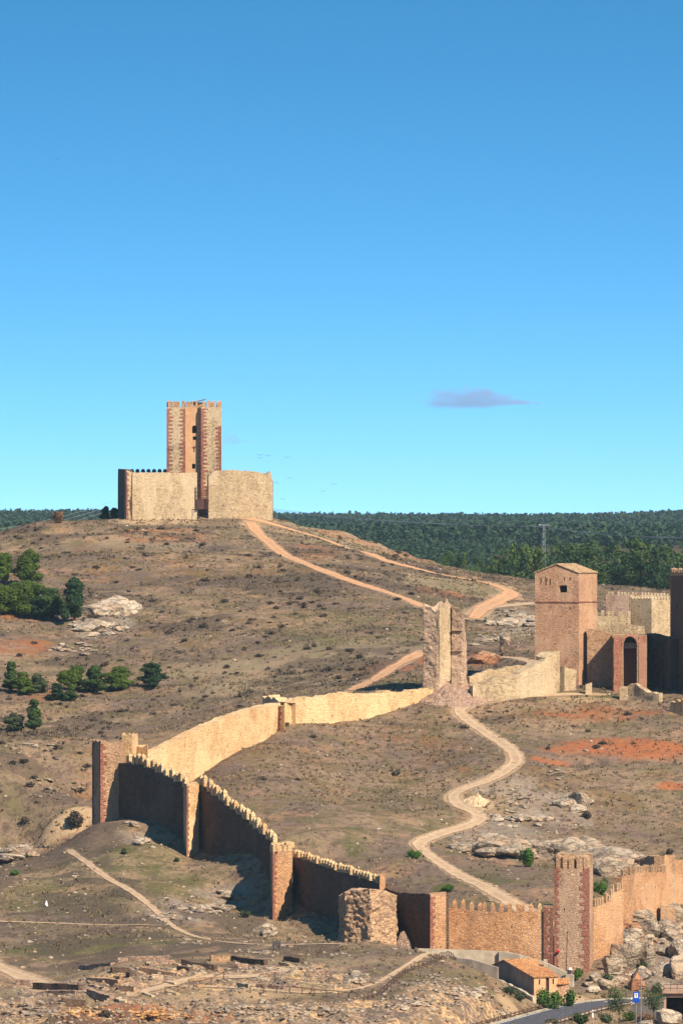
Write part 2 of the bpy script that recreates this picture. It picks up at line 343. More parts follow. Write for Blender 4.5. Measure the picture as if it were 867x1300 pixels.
def stone(name, cs, mortar, size=.42, stain=(.10, .075, .055), st=.35, courses=0.0, flat=1.5, streak=.25):
    """rubble masonry: stones of three colours in mortar, stains, weathering"""
    m, nt, b = new_mat(name); n = N(nt)
    p = n.pos(1, 1, flat); w = nt.nodes.new('ShaderNodeVectorMath'); w.operation = 'ADD'
    wob = n.noise(n.pos(), 1.2, 2, .5, out=1)
    sc_ = nt.nodes.new('ShaderNodeVectorMath'); sc_.operation = 'SCALE'; n.L(wob, sc_.inputs[0]); sc_.inputs['Scale'].default_value = .35
    n.L(p, w.inputs[0]); n.L(sc_.outputs[0], w.inputs[1]); pv = w.outputs[0]
    cell = n.vor(pv, 1 / size, 'F1', 1); edge = n.vor(pv, 1 / size, 'DISTANCE_TO_EDGE', 0)
    q = nt.nodes.new('ShaderNodeSeparateColor'); n.L(cell, q.inputs[0])
    c = n.mix(n.ramp(q.outputs[0], .1, .8), cs[0], cs[1])
    c = n.mix(n.ramp(q.outputs[1], .72, .8), c, cs[2])
    big = n.noise(n.pos(), .25, 4, .6); fine = n.noise(n.pos(), 3.5, 4, .75)
    c = n.mix(n.ramp(n.math('ADD', edge, n.math('MULTIPLY', n.math('SUBTRACT', fine, .5), .12)), .02, .09, 1, 0), c, mortar)
    c = n.mix(n.math('MULTIPLY', n.ramp(big, .48, .72), st), c, stain)
    c = n.mix(n.math('MULTIPLY', n.ramp(n.noise(n.pos(1, 1, .12), 1.3, 3, .6), .5, .7), streak), c, tuple(v * .45 for v in cs[0]))
    c = n.mix(n.math('MULTIPLY', n.ramp(fine, .55, .75), .5), c, tuple(v * .5 for v in cs[1]))
    c = n.mix(n.math('MULTIPLY', n.ramp(n.noise(n.pos(), .6, 3, .7), .52, .62), .3), c, tuple(min(.8, v * 1.25) for v in mortar))
    rep = n.ramp(n.noise(n.pos(1, 1, .7), .17, 2, .4), .53, .57)
    c = n.mix(n.math('MULTIPLY', rep, .5), c, tuple(min(.75, v * 1.2) for v in mortar))
    hole = n.vor(n.pos(), .75, 'F1', 0)
    c = n.mix(n.ramp(hole, .07, .12, .75, 0), c, tuple(v * .18 for v in cs[2]))
    drip = n.noise(n.pos(1, 1, .05), 2.2, 3, .6)
    c = n.mix(n.math('MULTIPLY', n.ramp(drip, .54, .66), .12), c, tuple(v * .5 for v in stain))
    if courses:
        sp = nt.nodes.new('ShaderNodeSeparateXYZ'); n.L(n.pos(), sp.inputs[0])
        fr = n.math('FRACT', n.math('DIVIDE', n.math('ADD', sp.outputs[2], n.math('MULTIPLY', big, .5)), courses))
        c = n.mix(n.math('MULTIPLY', n.ramp(fr, 0, .09, 1, 0), .35), c, tuple(v * .4 for v in cs[0]))
    n.L(c, b.inputs['Base Color'])
    h = n.math('ADD', n.math('MULTIPLY', n.ramp(edge, 0, .14), .5), n.math('ADD', n.math('MULTIPLY', fine, .8), n.math('MULTIPLY', q.outputs[2], .3)))
    n.L(n.bump(h, .12, 1), b.inputs['Normal'])
    return m
def rock_material(name, a, bcol, c3, crack=.8):
    m, nt, b = new_mat(name); n = N(nt); p = n.pos()
    f = n.noise(p, .9, 5, .65); g = n.noise(p, 4, 4, .7); big = n.noise(p, .3, 3, .6)
    c = n.mix(n.ramp(f, .35, .65), a, bcol)
    c = n.mix(n.math('MULTIPLY', n.ramp(big, .5, .62), .7), c, c3)
    wv = nt.nodes.new('ShaderNodeVectorMath'); wv.operation = 'ADD'; sv = nt.nodes.new('ShaderNodeVectorMath'); sv.operation = 'SCALE'; sv.inputs['Scale'].default_value = 2.2
    n.L(n.noise(p, .9, 4, .6, out=1), sv.inputs[0]); n.L(n.pos(.45, .8, 1.6), wv.inputs[0]); n.L(sv.outputs[0], wv.inputs[1])
    e = n.vor(wv.outputs[0], crack, 'DISTANCE_TO_EDGE', 0)
    c = n.mix(n.ramp(n.math('ADD', e, n.math('MULTIPLY', n.math('SUBTRACT', g, .5), .15)), .005, .05, .6, 0), c, (.07, .055, .045))
    c = n.mix(n.math('MULTIPLY', n.ramp(g, .56, .7), .55), c, tuple(v * .45 for v in bcol))
    n.L(c, b.inputs['Base Color'])
    n.L(n.bump(n.math('ADD', n.math('ADD', n.math('MULTIPLY', f, 1.0), n.math('MULTIPLY', g, .45)), n.ramp(e, 0, .1, 0, .35)), .35, 1), b.inputs['Normal'])
    return m
def leaf_material(name, a, bcol, trans=.25):
    m, nt, b = new_mat(name); n = N(nt)
    g = n.noise(n.pos(), 1.1, 3, .6); g2 = n.noise(n.pos(), 7, 2, .6)
    c = n.mix(n.ramp(g, .35, .65), a, bcol)
    c = n.mix(n.math('MULTIPLY', n.ramp(g2, .4, .7), .4), c, tuple(v * 1.5 for v in bcol))
    r = n.objrand(); c = n.mix(n.math('MULTIPLY', r, .35), c, tuple(v * .55 for v in a))
    n.L(c, b.inputs['Base Color']); b.inputs['Roughness'].default_value = .7
    o = [x for x in nt.nodes if x.type == 'OUTPUT_MATERIAL'][0]
    t = nt.nodes.new('ShaderNodeBsdfTranslucent'); n.L(c, t.inputs[0])
    mx = nt.nodes.new('ShaderNodeMixShader'); mx.inputs[0].default_value = trans
    n.L(b.outputs[0], mx.inputs[1]); n.L(t.outputs[0], mx.inputs[2]); n.L(mx.outputs[0], o.inputs[0])
    return m
def plain(name, a, bcol=None, scale=3, rough=.8, bump=.02, metal=0):
    m, nt, b = new_mat(name); n = N(nt); f = n.noise(n.pos(), scale, 5, .7)
    c = n.mix(n.ramp(f, .35, .65), a, bcol or tuple(v * .7 for v in a)); n.L(c, b.inputs['Base Color'])
    b.inputs['Roughness'].default_value = rough; b.inputs['Metallic'].default_value = metal
    if bump: n.L(n.bump(f, bump), b.inputs['Normal'])
    return m
M = {}
M['ground'] = ground_material()
M['path'] = path_material('path earth', (.40, .28, .172), (.31, .21, .13))
M['dirt'] = path_material('dirt road earth', (.46, .265, .14), (.36, .19, .095))
M['dirtm'] = plain('bare sandy earth', (.50, .36, .22), (.38, .26, .15), 1.2, .95, .15)
M['castle'] = stone('ochre rubble', [(.46, .28, .15), (.38, .22, .12), (.28, .155, .09)], (.46, .30, .18), .30)
M['pale'] = stone('pale rubble', [(.52, .39, .23), (.44, .31, .17), (.32, .22, .13)], (.52, .40, .255), .32, st=.3)
M['tapia'] = stone('golden rammed masonry', [(.66, .44, .225), (.61, .39, .19), (.52, .31, .15)], (.66, .46, .25), .34, courses=.95, stain=(.46, .22, .085), st=.55, streak=.38)
M['pink'] = stone('pink masonry', [(.56, .32, .185), (.50, .275, .155), (.42, .22, .125)], (.54, .34, .21), .30, courses=0, st=.35, streak=.12)
M['grey'] = stone('shade darkened rubble', [(.14, .085, .055), (.10, .062, .042), (.07, .044, .03)], (.14, .094, .063), .32, stain=(.07, .05, .04))  # rubble colour darkened to stand in for deep shade on the shadowed walls
M['mauve'] = stone('mauve weathered masonry', [(.44, .285, .195), (.38, .24, .17), (.29, .175, .125)], (.42, .29, .21), .26, courses=1.1, st=.3)
M['orange'] = stone('orange rubble', [(.54, .285, .135), (.46, .225, .10), (.33, .17, .09)], (.54, .33, .185), .28, stain=(.22, .14, .095), st=.5)
M['crumb'] = stone('crumbling orange rubble', [(.56, .36, .21), (.47, .285, .155), (.33, .20, .13)], (.40, .26, .16), .27, flat=1.1, st=.35)
M['brick'] = stone('worn red brickwork', [(.44, .19, .115), (.38, .15, .09), (.30, .115, .07)], (.46, .25, .16), .3, st=.3, flat=2.5)
M['bt'] = stone('broken tower masonry', [(.56, .38, .25), (.47, .31, .205), (.34, .22, .15)], (.52, .37, .25), .28, courses=1.25, st=.35)
M['ochre'] = rock_material('ochre clay bank', (.55, .31, .12), (.44, .19, .065), (.42, .32, .21))
M['tt'] = stone('tower rubble', [(.46, .29, .18), (.38, .225, .145), (.28, .16, .11)], (.46, .31, .20), .30, st=.35)
M['smooth'] = plain('smooth ochre render', (.50, .305, .165), (.42, .24, .125), 1.2, .9, .03)
M['quoin'] = stone('red sandstone', [(.33, .12, .08), (.27, .09, .06), (.20, .065, .045)], (.32, .15, .10), .42, st=.4, flat=2)
M['rubble'] = stone('collapsed rubble core', [(.46, .31, .21), (.34, .21, .14), (.20, .13, .10)], (.26, .17, .12), .33, flat=1.0, st=.3)
M['rock'] = rock_material('grey limestone', (.38, .30, .215), (.26, .20, .145), (.34, .225, .14))
M['rockw'] = rock_material('pale limestone', (.46, .37, .27), (.33, .26, .19), (.36, .25, .16), .7)
M['rocko'] = rock_material('iron stained rock', (.36, .17, .085), (.28, .13, .07), (.40, .28, .18))
M['pine'] = leaf_material('pine needles', (.045, .082, .011), (.09, .13, .016))
M['pined'] = leaf_material('dark pine needles', (.022, .048, .018), (.035, .07, .026))
M['pinem'] = leaf_material('mixed pine needles', (.038, .07, .018), (.065, .105, .026))
M['scrub'] = leaf_material('dry scrub', (.055, .042, .032), (.085, .065, .045), .1)
M['scrubr'] = leaf_material('reddish scrub', (.15, .085, .05), (.19, .11, .06), .1)
M['straw'] = leaf_material('dry grass', (.21, .155, .085), (.14, .105, .06), .2)
M['leaf'] = leaf_material('green leaves', (.04, .09, .012), (.07, .15, .02))
M['oliveleaf'] = leaf_material('olive leaves', (.05, .065, .03), (.08, .10, .045))
M['bark'] = plain('bark', (.10, .06, .04), (.05, .035, .025), 4)
M['forest'] = leaf_material('forest needles', (.020, .045, .022), (.040, .075, .030), .1)
M['wood'] = plain('weathered wood', (.12, .07, .045), (.06, .035, .025), 5)
M['paint'] = plain('brown painted wood', (.10, .045, .03), (.06, .03, .02), 5)
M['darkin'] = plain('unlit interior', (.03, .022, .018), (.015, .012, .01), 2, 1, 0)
M['metal'] = plain('grey galvanised metal', (.36, .37, .38), (.25, .25, .26), 4, .5, 0, .6)
M['steel'] = plain('dark steel', (.06, .05, .05), (.04, .035, .035), 4, .6, 0, .3)
M['asphalt'] = plain('asphalt', (.085, .085, .095), (.055, .055, .062), 2, .9, .01)
M['white'] = plain('white paint', (.75, .74, .70), (.6, .58, .55), 3, .6, 0)
M['blue'] = plain('blue enamel', (.01, .07, .45), (.008, .06, .38), 3, .4, 0)
M['redp'] = plain('red enamel', (.45, .02, .02), (.35, .015, .015), 3, .4, 0)
M['concrete'] = plain('pale concrete wall', (.42, .35, .26), (.30, .25, .18), .9, .95, .04)
M['greywall'] = plain('grey rendered wall', (.27, .22, .18), (.19, .155, .125), .8, .95, .04)
M['tile'] = stone('orange roof tile', [(.56, .25, .09), (.48, .20, .075), (.36, .15, .07)], (.55, .28, .12), .35, st=.3, flat=1)
M['tileb'] = stone('faded roof tile', [(.44, .29, .16), (.38, .24, .13), (.27, .17, .10)], (.42, .28, .16), .3, st=.4, flat=1)
M['stonebr'] = plain('pinkish stone facing', (.40, .26, .18), (.30, .19, .13), 2)
M['bird'] = plain('dark feathers', (.04, .035, .03), (.03, .025, .02), 3, .9, 0)
M['wire'] = plain('power cable', (.30, .30, .30), (.22, .22, .22), 3, .5, 0)

# ------------------------------------------------------------------ scene-graph helpers
def base(o, label=None, cat=None, group=None, kind=None):
    if label: o['label'] = label
    if cat: o['category'] = cat
    if group: o['group'] = group
    if kind or cat: o['kind'] = kind or 'thing'
    return o
def thing(name, label, cat, loc, group=None):
    o = bpy.data.objects.new(name, None); col.objects.link(o); o.location = loc
    o.empty_display_size = .5
    return base(o, label, cat, group)
def link(name, me, mat, parent=None, loc=None, smooth=False):
    me.name = name
    if mat is not None and not me.materials: me.materials.append(M[mat] if isinstance(mat, str) else mat)
    if smooth: me.polygons.foreach_set('use_smooth', np.ones(len(me.polygons), bool))
    o = bpy.data.objects.new(name, me); col.objects.link(o)
    if parent: o.parent = parent
    if loc is not None: o.location = loc
    return o
def wloc(p):
    x = np.array([0., 0, 0])
    while p is not None: x = x + np.array(p.location); p = p.parent
    return x
class MB:
    """collects vertices and faces given in world coordinates"""
    def __init__(s): s.v = []; s.f = []
    def add(s, vs, fs):
        k = len(s.v); s.v += [tuple(map(float, v)) for v in vs]; s.f += [tuple(i + k for i in f) for f in fs]
    def box(s, c, ex, ey, ez, top=1.0):
        """c = centre of the base; ex, ey half-extent vectors; ez height"""
        c = np.array(c, float); ex = np.array([*ex, 0.]) if len(ex) == 2 else np.array(ex, float); ey = np.array([*ey, 0.]) if len(ey) == 2 else np.array(ey, float)
        b = [c - ex - ey, c + ex - ey, c + ex + ey, c - ex + ey]
        t = [c + np.array([0, 0, ez]) + (q - c) * top for q in b]
        s.add(b + t, [(3, 2, 1, 0), (4, 5, 6, 7), (0, 1, 5, 4), (1, 2, 6, 5), (2, 3, 7, 6), (3, 0, 4, 7)])
    def prism(s, poly, z0, z1):
        n = len(poly)
        s.add([(x, y, z0) for x, y in poly] + [(x, y, z1) for x, y in poly],
              [tuple(range(n))[::-1], tuple(range(n, 2 * n))] + [(i, (i + 1) % n, (i + 1) % n + n, i + n) for i in range(n)])
    def tube(s, pts, r, n=6, r2=None):
        pts = [np.array(p, float) for p in pts]; rings = []
        for i, p in enumerate(pts):
            d = pts[min(i + 1, len(pts) - 1)] - pts[max(i - 1, 0)]; d /= (np.linalg.norm(d) + 1e-9)
            u = np.cross(d, [0, 0, 1.]) if abs(d[2]) < .9 else np.cross(d, [1., 0, 0]); u /= np.linalg.norm(u); w = np.cross(d, u)
            rr = r if r2 is None else r + (r2 - r) * i / max(1, len(pts) - 1)
            rings.append([p + rr * (math.cos(a) * u + math.sin(a) * w) for a in np.linspace(0, 2 * math.pi, n, endpoint=False)])
        vs = [v for q in rings for v in q]; fs = []
        for i in range(len(pts) - 1):
            for k in range(n): fs.append((i * n + k, i * n + (k + 1) % n, (i + 1) * n + (k + 1) % n, (i + 1) * n + k))
        fs += [tuple(range(n))[::-1], tuple(range((len(pts) - 1) * n, len(pts) * n))]
        s.add(vs, fs)
    def build(s, name, mat, parent=None, loc=None, smooth=False):
        off = wloc(parent) if parent is not None else np.array(loc if loc is not None else (0, 0, 0), float)
        me = bpy.data.meshes.new(name)
        me.from_pydata([tuple(np.array(v) - off) for v in s.v], [], s.f); me.update()
        import bmesh
        bm = bmesh.new(); bm.from_mesh(me); bmesh.ops.recalc_face_normals(bm, faces=bm.faces); bm.to_mesh(me); bm.free()
        return link(name, me, mat, parent, loc if parent is None else None, smooth)

ground = link('ground', gme, 'ground'); ground['kind'] = 'structure'

def strip(name, q, w, mat, lift=.06, ncross=9, step=.6, flatz=None):
    """ribbon draped on the ground along the smooth line q"""
    L = np.r_[0, np.cumsum(np.hypot(*(q[1:] - q[:-1]).T))]; s = np.arange(0, L[-1], step)
    x = np.interp(s, L, q[:, 0]); y = np.interp(s, L, q[:, 1])
    tx = np.gradient(x); ty = np.gradient(y); l = np.hypot(tx, ty) + 1e-9; tx /= l; ty /= l
    k = 9; ker = np.ones(k) / k
    tx = np.convolve(np.pad(tx, k // 2, 'edge'), ker, 'valid'); ty = np.convolve(np.pad(ty, k // 2, 'edge'), ker, 'valid')
    ww = w * (.8 + .75 * vn(s / 9, s * 0 + w * 3.7, 3)) / 2 if flatz is None else np.full_like(s, w / 2)
    u = np.linspace(-1, 1, ncross)
    X = x[:, None] + -ty[:, None] * u[None] * ww[:, None]; Y = y[:, None] + tx[:, None] * u[None] * ww[:, None]
    Zs = Hs(X, Y) + lift if flatz is None else np.repeat(np.interp(s, L, flatz)[:, None], ncross, 1) + lift
    n, m_ = X.shape; id_ = np.arange(n * m_).reshape(n, m_)
    fq = np.stack([id_[:-1, :-1], id_[:-1, 1:], id_[1:, 1:], id_[1:, :-1]], -1).reshape(-1, 4)
    me = big_mesh(name, np.stack([X, Y, Zs], -1).reshape(-1, 3), fq)
    e = np.repeat((1 - np.abs(u))[None] * 2, n, 0); e *= np.minimum(1, np.minimum(np.arange(n), np.arange(n)[::-1]) / 4)[:, None]
    col_attr(me, 'edge', np.clip(e, 0, 1).ravel(), np.repeat(np.abs(u)[None], n, 0).ravel(), e.ravel() * 0)
    o = link(name, me, mat, smooth=True)
    return o
for nm, q, w in PW:
    o = strip(nm, q, w, 'dirt' if nm == 'dirt_road' else 'path', .07); o['kind'] = 'structure'
# ------------------------------------------------------------------ masonry builders
def pt(px, d): return ((px - CX) / F * d, d)
def zp(py, d): return (HY - py) / F * d
def resample(pts, ds):
    p = np.array(pts, float); L = np.r_[0, np.cumsum(np.hypot(p[1:, 0] - p[:-1, 0], p[1:, 1] - p[:-1, 1]))]
    s = np.unique(np.r_[np.arange(0, L[-1], ds), L])
    return np.c_[[np.interp(s, L, p[:, k]) for k in range(p.shape[1])]].T, s, L[-1]
def wall_line(mb, line, th, side=1, ragged=.0, drop=1.2, seed=0, rows=6, rough=.06, stepw=0, walk=True):
    """line: (x, y, ztop) of the near face; the body lies to the left (+1) or right (-1) of it"""
    q, s, L = resample(line, .45)
    tx = np.gradient(q[:, 0]); ty = np.gradient(q[:, 1]); l = np.hypot(tx, ty); tx /= l; ty /= l
    nx_, ny_ = -ty * side, tx * side
    zt = q[:, 2].copy()
    if stepw:
        k = np.floor(s / stepw); mid = (k + .5) * stepw; zt = np.interp(np.clip(mid, 0, L), s, q[:, 2])
    jag = ragged * ((fbm(s / 1.1, s * 0 + seed, seed, 3) - .5) * 2 + (vn(s / .35, s * 0 + seed, seed + 3) - .5) * .5)
    zt = zt + jag
    gz = np.minimum(Hs(q[:, 0], q[:, 1]), Hs(q[:, 0] + nx_ * th, q[:, 1] + ny_ * th)) - drop
    vs = []; n = len(s); t = np.linspace(0, 1, rows)
    jb = ragged * (fbm(s / .8, s * 0 + seed + 50, seed, 3) - .5)
    for i in range(n):
        x, y = q[i, 0], q[i, 1]
        for k in t:
            z = gz[i] + (zt[i] - gz[i]) * k; w = rough * 2 * (fbm(s[i] / 1.3, z / 1.3, seed + 7, 2) - .5)
            vs.append((x + nx_[i] * w, y + ny_[i] * w, z))
        for k in t[::-1]:
            z = gz[i] + (zt[i] + jb[i] - gz[i]) * k; w = th + rough * 2 * (fbm(s[i] / 1.3, z / 1.3, seed + 11, 2) - .5)
            vs.append((x + nx_[i] * w, y + ny_[i] * w, z))
    m = 2 * rows; fs = []
    for i in range(n - 1):
        for k in range(m):
            a, b = i * m + k, i * m + (k + 1) % m; fs.append((a, b, b + m, a + m))
    fs += [tuple(range(m)), tuple(range((n - 1) * m, n * m))]
    mb.add(vs, fs)
    return q, s, L, (nx_, ny_), zt
def merlons(parent, q, s, L, nrm, zt, gap, w=.6, t=.42, h=.75, cap=.28, mat='castle', inset=.02, start=.4, skip=0.0, seed=1, off=0.0, proto=[]):
    r = random.Random(seed); p = start
    while p < L - .2:
        i = min(len(s) - 1, int(np.searchsorted(s, p))); x, y = q[i, 0], q[i, 1]
        if r.random() >= skip:
            dx, dy = -nrm[1][i], nrm[0][i]
            hh = h * r.uniform(.82, 1.08); ww = w * r.uniform(.85, 1.1)
            c = np.array([x + nrm[0][i] * (t / 2 + inset + off), y + nrm[1][i] * (t / 2 + inset + off), zt[i] - .12])
            ex = np.array([dx, dy]) * ww / 2; ey = np.array([nrm[0][i], nrm[1][i]]) * t / 2
            mb = MB(); mb.box(c, ex, ey, hh + .12)
            # pyramid cap
            e3 = np.array([*ex, 0]); f3 = np.array([*ey, 0]); b0 = c + [0, 0, hh + .12 + .002]
            mb.add([b0 - e3 - f3, b0 + e3 - f3, b0 + e3 + f3, b0 - e3 + f3, b0 + [r.uniform(-.05, .05), r.uniform(-.05, .05), cap * r.uniform(.7, 1.1)]],
                   [(3, 2, 1, 0), (0, 1, 4), (1, 2, 4), (2, 3, 4), (3, 0, 4)])
            mb.build('merlon', mat, parent)
        p += gap
def curtain(label, pts, th, mat, side=1, ragged=.06, seed=0, mer=None, stepw=0, name='curtain_wall', cat='wall', group=None, world=False, rough=.06, drop=1.2):
    line = [(*W(a, b, d)[:2], W(a, b, d)[2]) for a, b, d in pts] if not world else pts
    o = line[0]; loc = (o[0], o[1], float(Hs(o[0], o[1])))
    if mer is None:
        mb = MB(); wall_line(mb, line, th, side, ragged, drop, seed, rough=rough, stepw=stepw)
        return base(mb.build(name, mat, None, loc), label, cat, group)
    T = thing(name, label, cat, loc, group)
    mb = MB(); q, s, L, nr, zt = wall_line(mb, line, th, side, ragged, drop, seed, rough=rough, stepw=stepw)
    mb.build('masonry', mat, T)
    merlons(T, q, s, L, nr, zt, mat=mer.pop('mat', mat), seed=seed, **mer)
    return T
def panel(mb, A, B, z0, z1, holes, inner=None):
    """vertical face A-B with recessed rectangular or arched openings"""
    A = np.array(A, float); B = np.array(B, float); L = np.hypot(*(B - A)); t = (B - A) / L; nrm = np.array([t[1], -t[0]])
    P = lambda u, z, dep=0: (*(A + t * u - nrm * dep), z)
    us = sorted({0., L, *[h[0] for h in holes], *[h[1] for h in holes]}); zs = sorted({z0, z1, *[h[2] for h in holes], *[h[3] for h in holes]})
    for u0, u1 in zip(us[:-1], us[1:]):
        for a, b in zip(zs[:-1], zs[1:]):
            if any(h[0] - 1e-6 <= u0 and u1 <= h[1] + 1e-6 and h[2] - 1e-6 <= a and b <= h[3] + 1e-6 for h in holes): continue
            mb.add([P(u0, a), P(u1, a), P(u1, b), P(u0, b)], [(0, 1, 2, 3)])
    for h in holes:
        u0, u1, a, b, dep = h[:5]; arch = len(h) > 5 and h[5]
        if not arch:
            ring = [(u0, a), (u1, a), (u1, b), (u0, b)]
        else:
            r = (u1 - u0) / 2; c = (u0 + u1) / 2; hb = b - r * arch
            ring = [(u0, a), (u1, a), (u1, hb)] + [(c + r * math.cos(k), hb + r * arch * math.sin(k)) for k in np.linspace(0, math.pi, 9)[1:-1]] + [(u0, hb)]
            # spandrels
            top = [(u1, b), (u0, b)]
            arc = ring[2:]
            n = len(arc)
            for k in range(n - 1):
                p0, p1 = arc[k], arc[k + 1]
                mb.add([P(*p0), P(p0[0], b), P(p1[0], b), P(*p1)], [(0, 1, 2, 3)])
        n = len(ring)
        for k in range(n):
            p0, p1 = ring[k], ring[(k + 1) % n]
            mb.add([P(*p0), P(*p1), P(*p1, dep), P(*p0, dep)], [(0, 1, 2, 3)])
        if inner is not None: inner.append([P(u, z, dep - .01) for u, z in ring])
def hollow(mb, poly, z0, z1, holes, inner):
    n = len(poly)
    for i in range(n):
        panel(mb, poly[i], poly[(i + 1) % n], z0, z1, holes.get(i, []), inner)
    mb.add([(x, y, z1) for x, y in poly], [tuple(range(n))])
def quoins(parent, poly, i, z0, z1, bh=.42, l1=.45, l2=.85, out=.03, seed=0, sides=(1, 1), mat='quoin', wmax=None):
    r = random.Random(seed); n = len(poly)
    P0 = np.array(poly[i], float); a = np.array(poly[i - 1], float) - P0; b = np.array(poly[(i + 1) % n], float) - P0
    La, Lb = np.hypot(*a), np.hypot(*b); a /= La; b /= Lb
    na = np.array([-a[1], a[0]]); nb = np.array([b[1], -b[0]])
    # outward normals: na for the incoming edge, nb for the outgoing edge
    corner = P0 + (na + nb) / (1 + na @ nb) * out
    mb = MB(); z = z0; k = 0
    while z < z1 - .1:
        hgt = min(bh * r.uniform(.8, 1.2), z1 - z)
        la = min(La * .98, (l1 if k % 2 else l2) * r.uniform(.75, 1.2)); lb = min(Lb * .98, (l2 if k % 2 else l1) * r.uniform(.75, 1.2))
        pl = [P0 + a * la, P0 + a * la + na * out, corner, P0 + b * lb + nb * out, P0 + b * lb]
        mb.prism([tuple(p) for p in pl], z, z + hgt - .015)
        z += hgt; k += 1
    mb.build('quoins', mat, parent)
def tower_merlons(parent, poly, edges, z, per, w=.8, t=.4, h=.9, cap=.3, mat='castle', seed=3, gapw=.45):
    r = random.Random(seed)
    for i in edges:
        A = np.array(poly[i], float); B = np.array(poly[(i + 1) % len(poly)], float); L = np.hypot(*(B - A)); t_ = (B - A) / L; nrm = np.array([t_[1], -t_[0]])
        n = per if isinstance(per, int) else per[i]
        sp = L / n
        for k in range(n):
            c = A + t_ * sp * (k + .5) - nrm * (t / 2 + .004); ww = (sp - gapw) * r.uniform(.92, 1.05); hh = h * r.uniform(.88, 1.05)
            mb = MB(); mb.box((*c, z - .02), t_ * ww / 2, nrm * t / 2, hh)
            b0 = np.array([*c, z - .018 + hh]); e3 = np.array([*(t_ * ww / 2), 0]); f3 = np.array([*(nrm * t / 2), 0])
            mb.add([b0 - e3 - f3, b0 + e3 - f3, b0 + e3 + f3, b0 - e3 + f3, b0 + [0, 0, cap]], [(3, 2, 1, 0), (0, 1, 4), (1, 2, 4), (2, 3, 4), (3, 0, 4)])
            mb.build('merlon', mat, parent)
def ruin(mb, poly, zb, ztf, rough=.25, seed=0, ds=.4, dz=.45, flare=0.0):
    """irregular masonry stump: ztf(x, y) gives the broken top"""
    n = len(poly); ring = []
    for i in range(n):
        A = np.array(poly[i], float); B = np.array(poly[(i + 1) % n], float); L = np.hypot(*(B - A)); m = max(1, int(L / ds))
        for k in range(m):
            p = A + (B - A) * k / m; t = (B - A) / L; ring.append((p[0], p[1], t[1], -t[0]))
    ring = np.array(ring); c = ring[:, :2].mean(0); m = len(ring)
    zt = np.array([ztf(x, y) for x, y in ring[:, :2]]); rows = max(3, int((zt.max() - zb) / dz)); vs = []
    for k in range(rows + 1):
        f = k / rows
        for j, (x, y, nx_, ny_) in enumerate(ring):
            z = zb + (zt[j] - zb) * f
            w = rough * ((fbm(j * ds / .9 + seed, z / .7, seed, 4) - .5) * 1.5 + (vn(j * ds / .28, z / .24, seed + 1) - .5) * .5 - .1) + flare * (1 - f) ** 2
            vs.append((x + nx_ * w, y + ny_ * w, z))
    fs = [(k * m + j, k * m + (j + 1) % m, (k + 1) * m + (j + 1) % m, (k + 1) * m + j) for k in range(rows) for j in range(m)]
    # broken top surface: shrink rings towards the centre
    b0 = rows * m
    for s_ in (.66, .33):
        for j, (x, y, _, _) in enumerate(ring):
            X = c[0] + (x - c[0]) * s_; Y = c[1] + (y - c[1]) * s_
            vs.append((X, Y, ztf(X, Y) + rough * (vn(X * 2, Y * 2, seed) - .5)))
        b1 = len(vs) - m
        fs += [(b0 + j, b0 + (j + 1) % m, b1 + (j + 1) % m, b1 + j) for j in range(m)]; b0 = b1
    vs.append((c[0], c[1], ztf(c[0], c[1]))); k = len(vs) - 1
    fs += [(b0 + j, b0 + (j + 1) % m, k) for j in range(m)]
    mb.add(vs, fs)
def gz(x, y): return float(Hs(x, y))

# ------------------------------------------------------------------ the lone tower on the hill
d0 = 962.0
pA = [pt(212, 967.2), pt(235.5, 967.2), pt(235.5, 967.9), pt(252.8, 967.9), pt(255.6, 966.95), pt(281, 967.0), pt(281.5, 976), pt(212, 976)]
zA0 = gz(*pt(245, 967)) - 1.5; zA1 = zp(517, 967)
TA = thing('tower', 'tall square keep with red toothed corner stones and battlements alone on the hilltop', 'tower', (*pt(247, 971), gz(*pt(247, 971))))
mb = MB(); inner = []; mbr = MB()
z_ = lambda py: zp(py, 967.9)
u_ = lambda px: (px - 235.5) / F * 967.9
HA = [(u_(244.2), u_(250), z_(550), z_(540), .9, 1.0), (u_(245), u_(249.6), z_(558.5), z_(554), .9), (u_(246), u_(247.3), z_(574), z_(566), .7), (u_(244), u_(248.3), z_(595), z_(588.5), .9, .6)]
for i_ in range(8):
    panel(mbr if i_ == 2 else mb, pA[i_], pA[(i_ + 1) % 8], zA0, zA1, HA if i_ == 2 else [], inner)
mb.add([(x, y, zA1) for x, y in pA], [tuple(range(8))]); mbr.build('rendered_recess', 'smooth', TA)
mb.build('masonry', 'pale', TA)
for k, ring in enumerate(inner):
    b = MB(); b.add(ring, [tuple(range(len(ring)))]); b.build('window', 'darkin', TA)
for i, sd in ((0, 1), (1, 2), (4, 3), (5, 4)):
    quoins(TA, pA, i, zA0 + .2, zA1 - (.2 if i != 5 else 3.2), seed=sd, bh=.32, l1=.4, l2=1.0)
tower_merlons(TA, pA, [0, 2, 4, 5, 6, 7], zA1, {0: 4, 2: 3, 4: 4, 5: 8, 6: 8, 7: 8}, h=1.05, cap=.2, gapw=.42, mat='castle')
